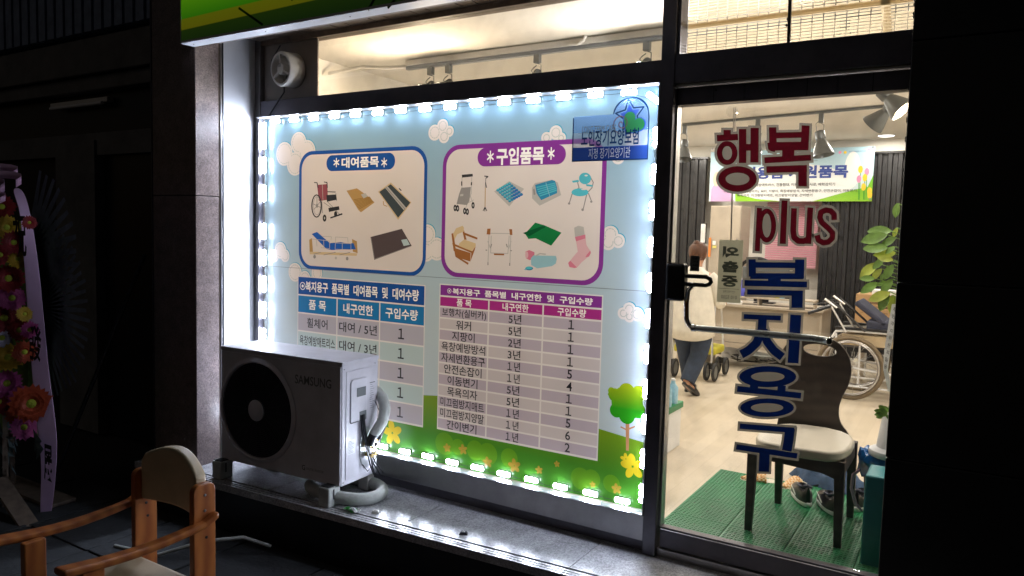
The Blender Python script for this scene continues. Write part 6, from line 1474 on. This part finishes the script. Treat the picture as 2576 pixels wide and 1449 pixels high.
# blouse: loose, hem rounded lower at the back
s = MB(); n_ = 40
Rg = [(.56, .205, .15), (.62, .208, .152), (.72, .20, .148), (.82, .19, .14), (.92, .183, .132), (1.02, .178, .12), (1.09, .172, .105), (1.13, .145, .088), (1.165, .085, .062), (1.19, .058, .052)]
for i, (z, rx, ry) in enumerate(Rg):
    for j in range(n_):
        t = 2 * PI * j / n_; f_ = 1 + (.035 * math.sin(5 * t + 1) + .02 * math.sin(9 * t)) * max(0, (1.0 - z)) * 1.6; drop = -.045 * max(0, -math.sin(t)) if i == 0 else 0
        s.v.append((px_ + rx * f_ * math.cos(t) - .01 * (1.1 - z), py_ + .012 + ry * f_ * math.sin(t) + .03 * max(0, z - 1), z + drop))
for i in range(len(Rg) - 1):
    for j in range(n_): s.f.append([i * n_ + j, i * n_ + (j + 1) % n_, (i + 1) * n_ + (j + 1) % n_, (i + 1) * n_ + j]); s.m.append(0)
o = s.build('blouse', 'cloth', pe, smooth=True)
q = o.modifiers.new('s', 'SOLIDIFY'); q.thickness = .004
for sx_ in (-1, 1):
    MB().tube([(px_ + sx_ * .13, py_ + .02, 1.105), (px_ + sx_ * .175, py_ + .025, 1.06), (px_ + sx_ * .21, py_ + .05, .96), (px_ + sx_ * .222, py_ + .065, .88), (px_ + sx_ * .215, py_ + .12, .855)], [.06, .066, .062, .058, .052], 16).build('sleeve', 'cloth', pe, smooth=True)
lg = [((px_ - .075, py_ + .01, .70), .108), ((px_ - .077, py_ + .04, .52), .098), ((px_ - .072, py_ + .09, .34), .078), ((px_ - .062, py_ + .14, .18), .07), ((px_ - .06, py_ + .155, .10), .066)]
lr = [((px_ + .078, py_ + .0, .70), .108), ((px_ + .08, py_ + .025, .52), .098), ((px_ + .066, py_ + .02, .38), .082), ((px_ + .035, py_ - .05, .24), .074), ((px_ + .01, py_ - .105, .14), .068)]
for L_ in (lg, lr): MB().tube([p for p, r in L_], [r for p, r in L_], 18).build('trouser_leg', 'denimd', pe, smooth=True)
for c, tl_ in (((px_ + .03, py_ - .06, .058), 38), ((px_ - .06, py_ + .21, .012), 0)):
    rot_ = Matrix.Rotation(math.radians(-tl_), 3, 'X') @ Matrix.Rotation(.35 if tl_ else 0, 3, 'Z')
    s = MB(); o_ = [(.045 * math.cos(a) * (1 + .12 * math.sin(a)), .125 * math.sin(a)) for a in [i * PI / 12 for i in range(24)]]
    rot_ = Matrix.Rotation(-.5 if tl_ else 0, 3, 'Z') @ Matrix.Rotation(math.radians(-tl_), 3, 'X')
    s.v = [tuple(Vector(c) + rot_ @ Vector((x, y, z))) for z in (-.012, .012) for x, y in o_]; s.f = [list(range(24)), list(range(24, 48))] + [[i, (i + 1) % 24, 24 + (i + 1) % 24, 24 + i] for i in range(24)]; s.m = [0] * 26
    s.build('slipper', 'black', pe, smooth=False)
    s = MB()
    for i in range(7):
        y = .0 + .11 * i / 6; r = .048 * math.sqrt(max(.05, 1 - (y / .125) ** 2))
        for j in range(9): a = PI * j / 8; s.v.append(tuple(Vector(c) + rot_ @ Vector((r * math.cos(a), y, .01 + .045 * (1 - .45 * i / 6) * math.sin(a)))))
    for i in range(6):
        for j in range(8): s.f.append([i * 9 + j, i * 9 + j + 1, (i + 1) * 9 + j + 1, (i + 1) * 9 + j]); s.m.append(0)
    o = s.build('slipper_upper', 'black', pe, smooth=True); q = o.modifiers.new('s', 'SOLIDIFY'); q.thickness = .005

for o in bpy.data.objects:
    if '_w' in o: del o['_w']
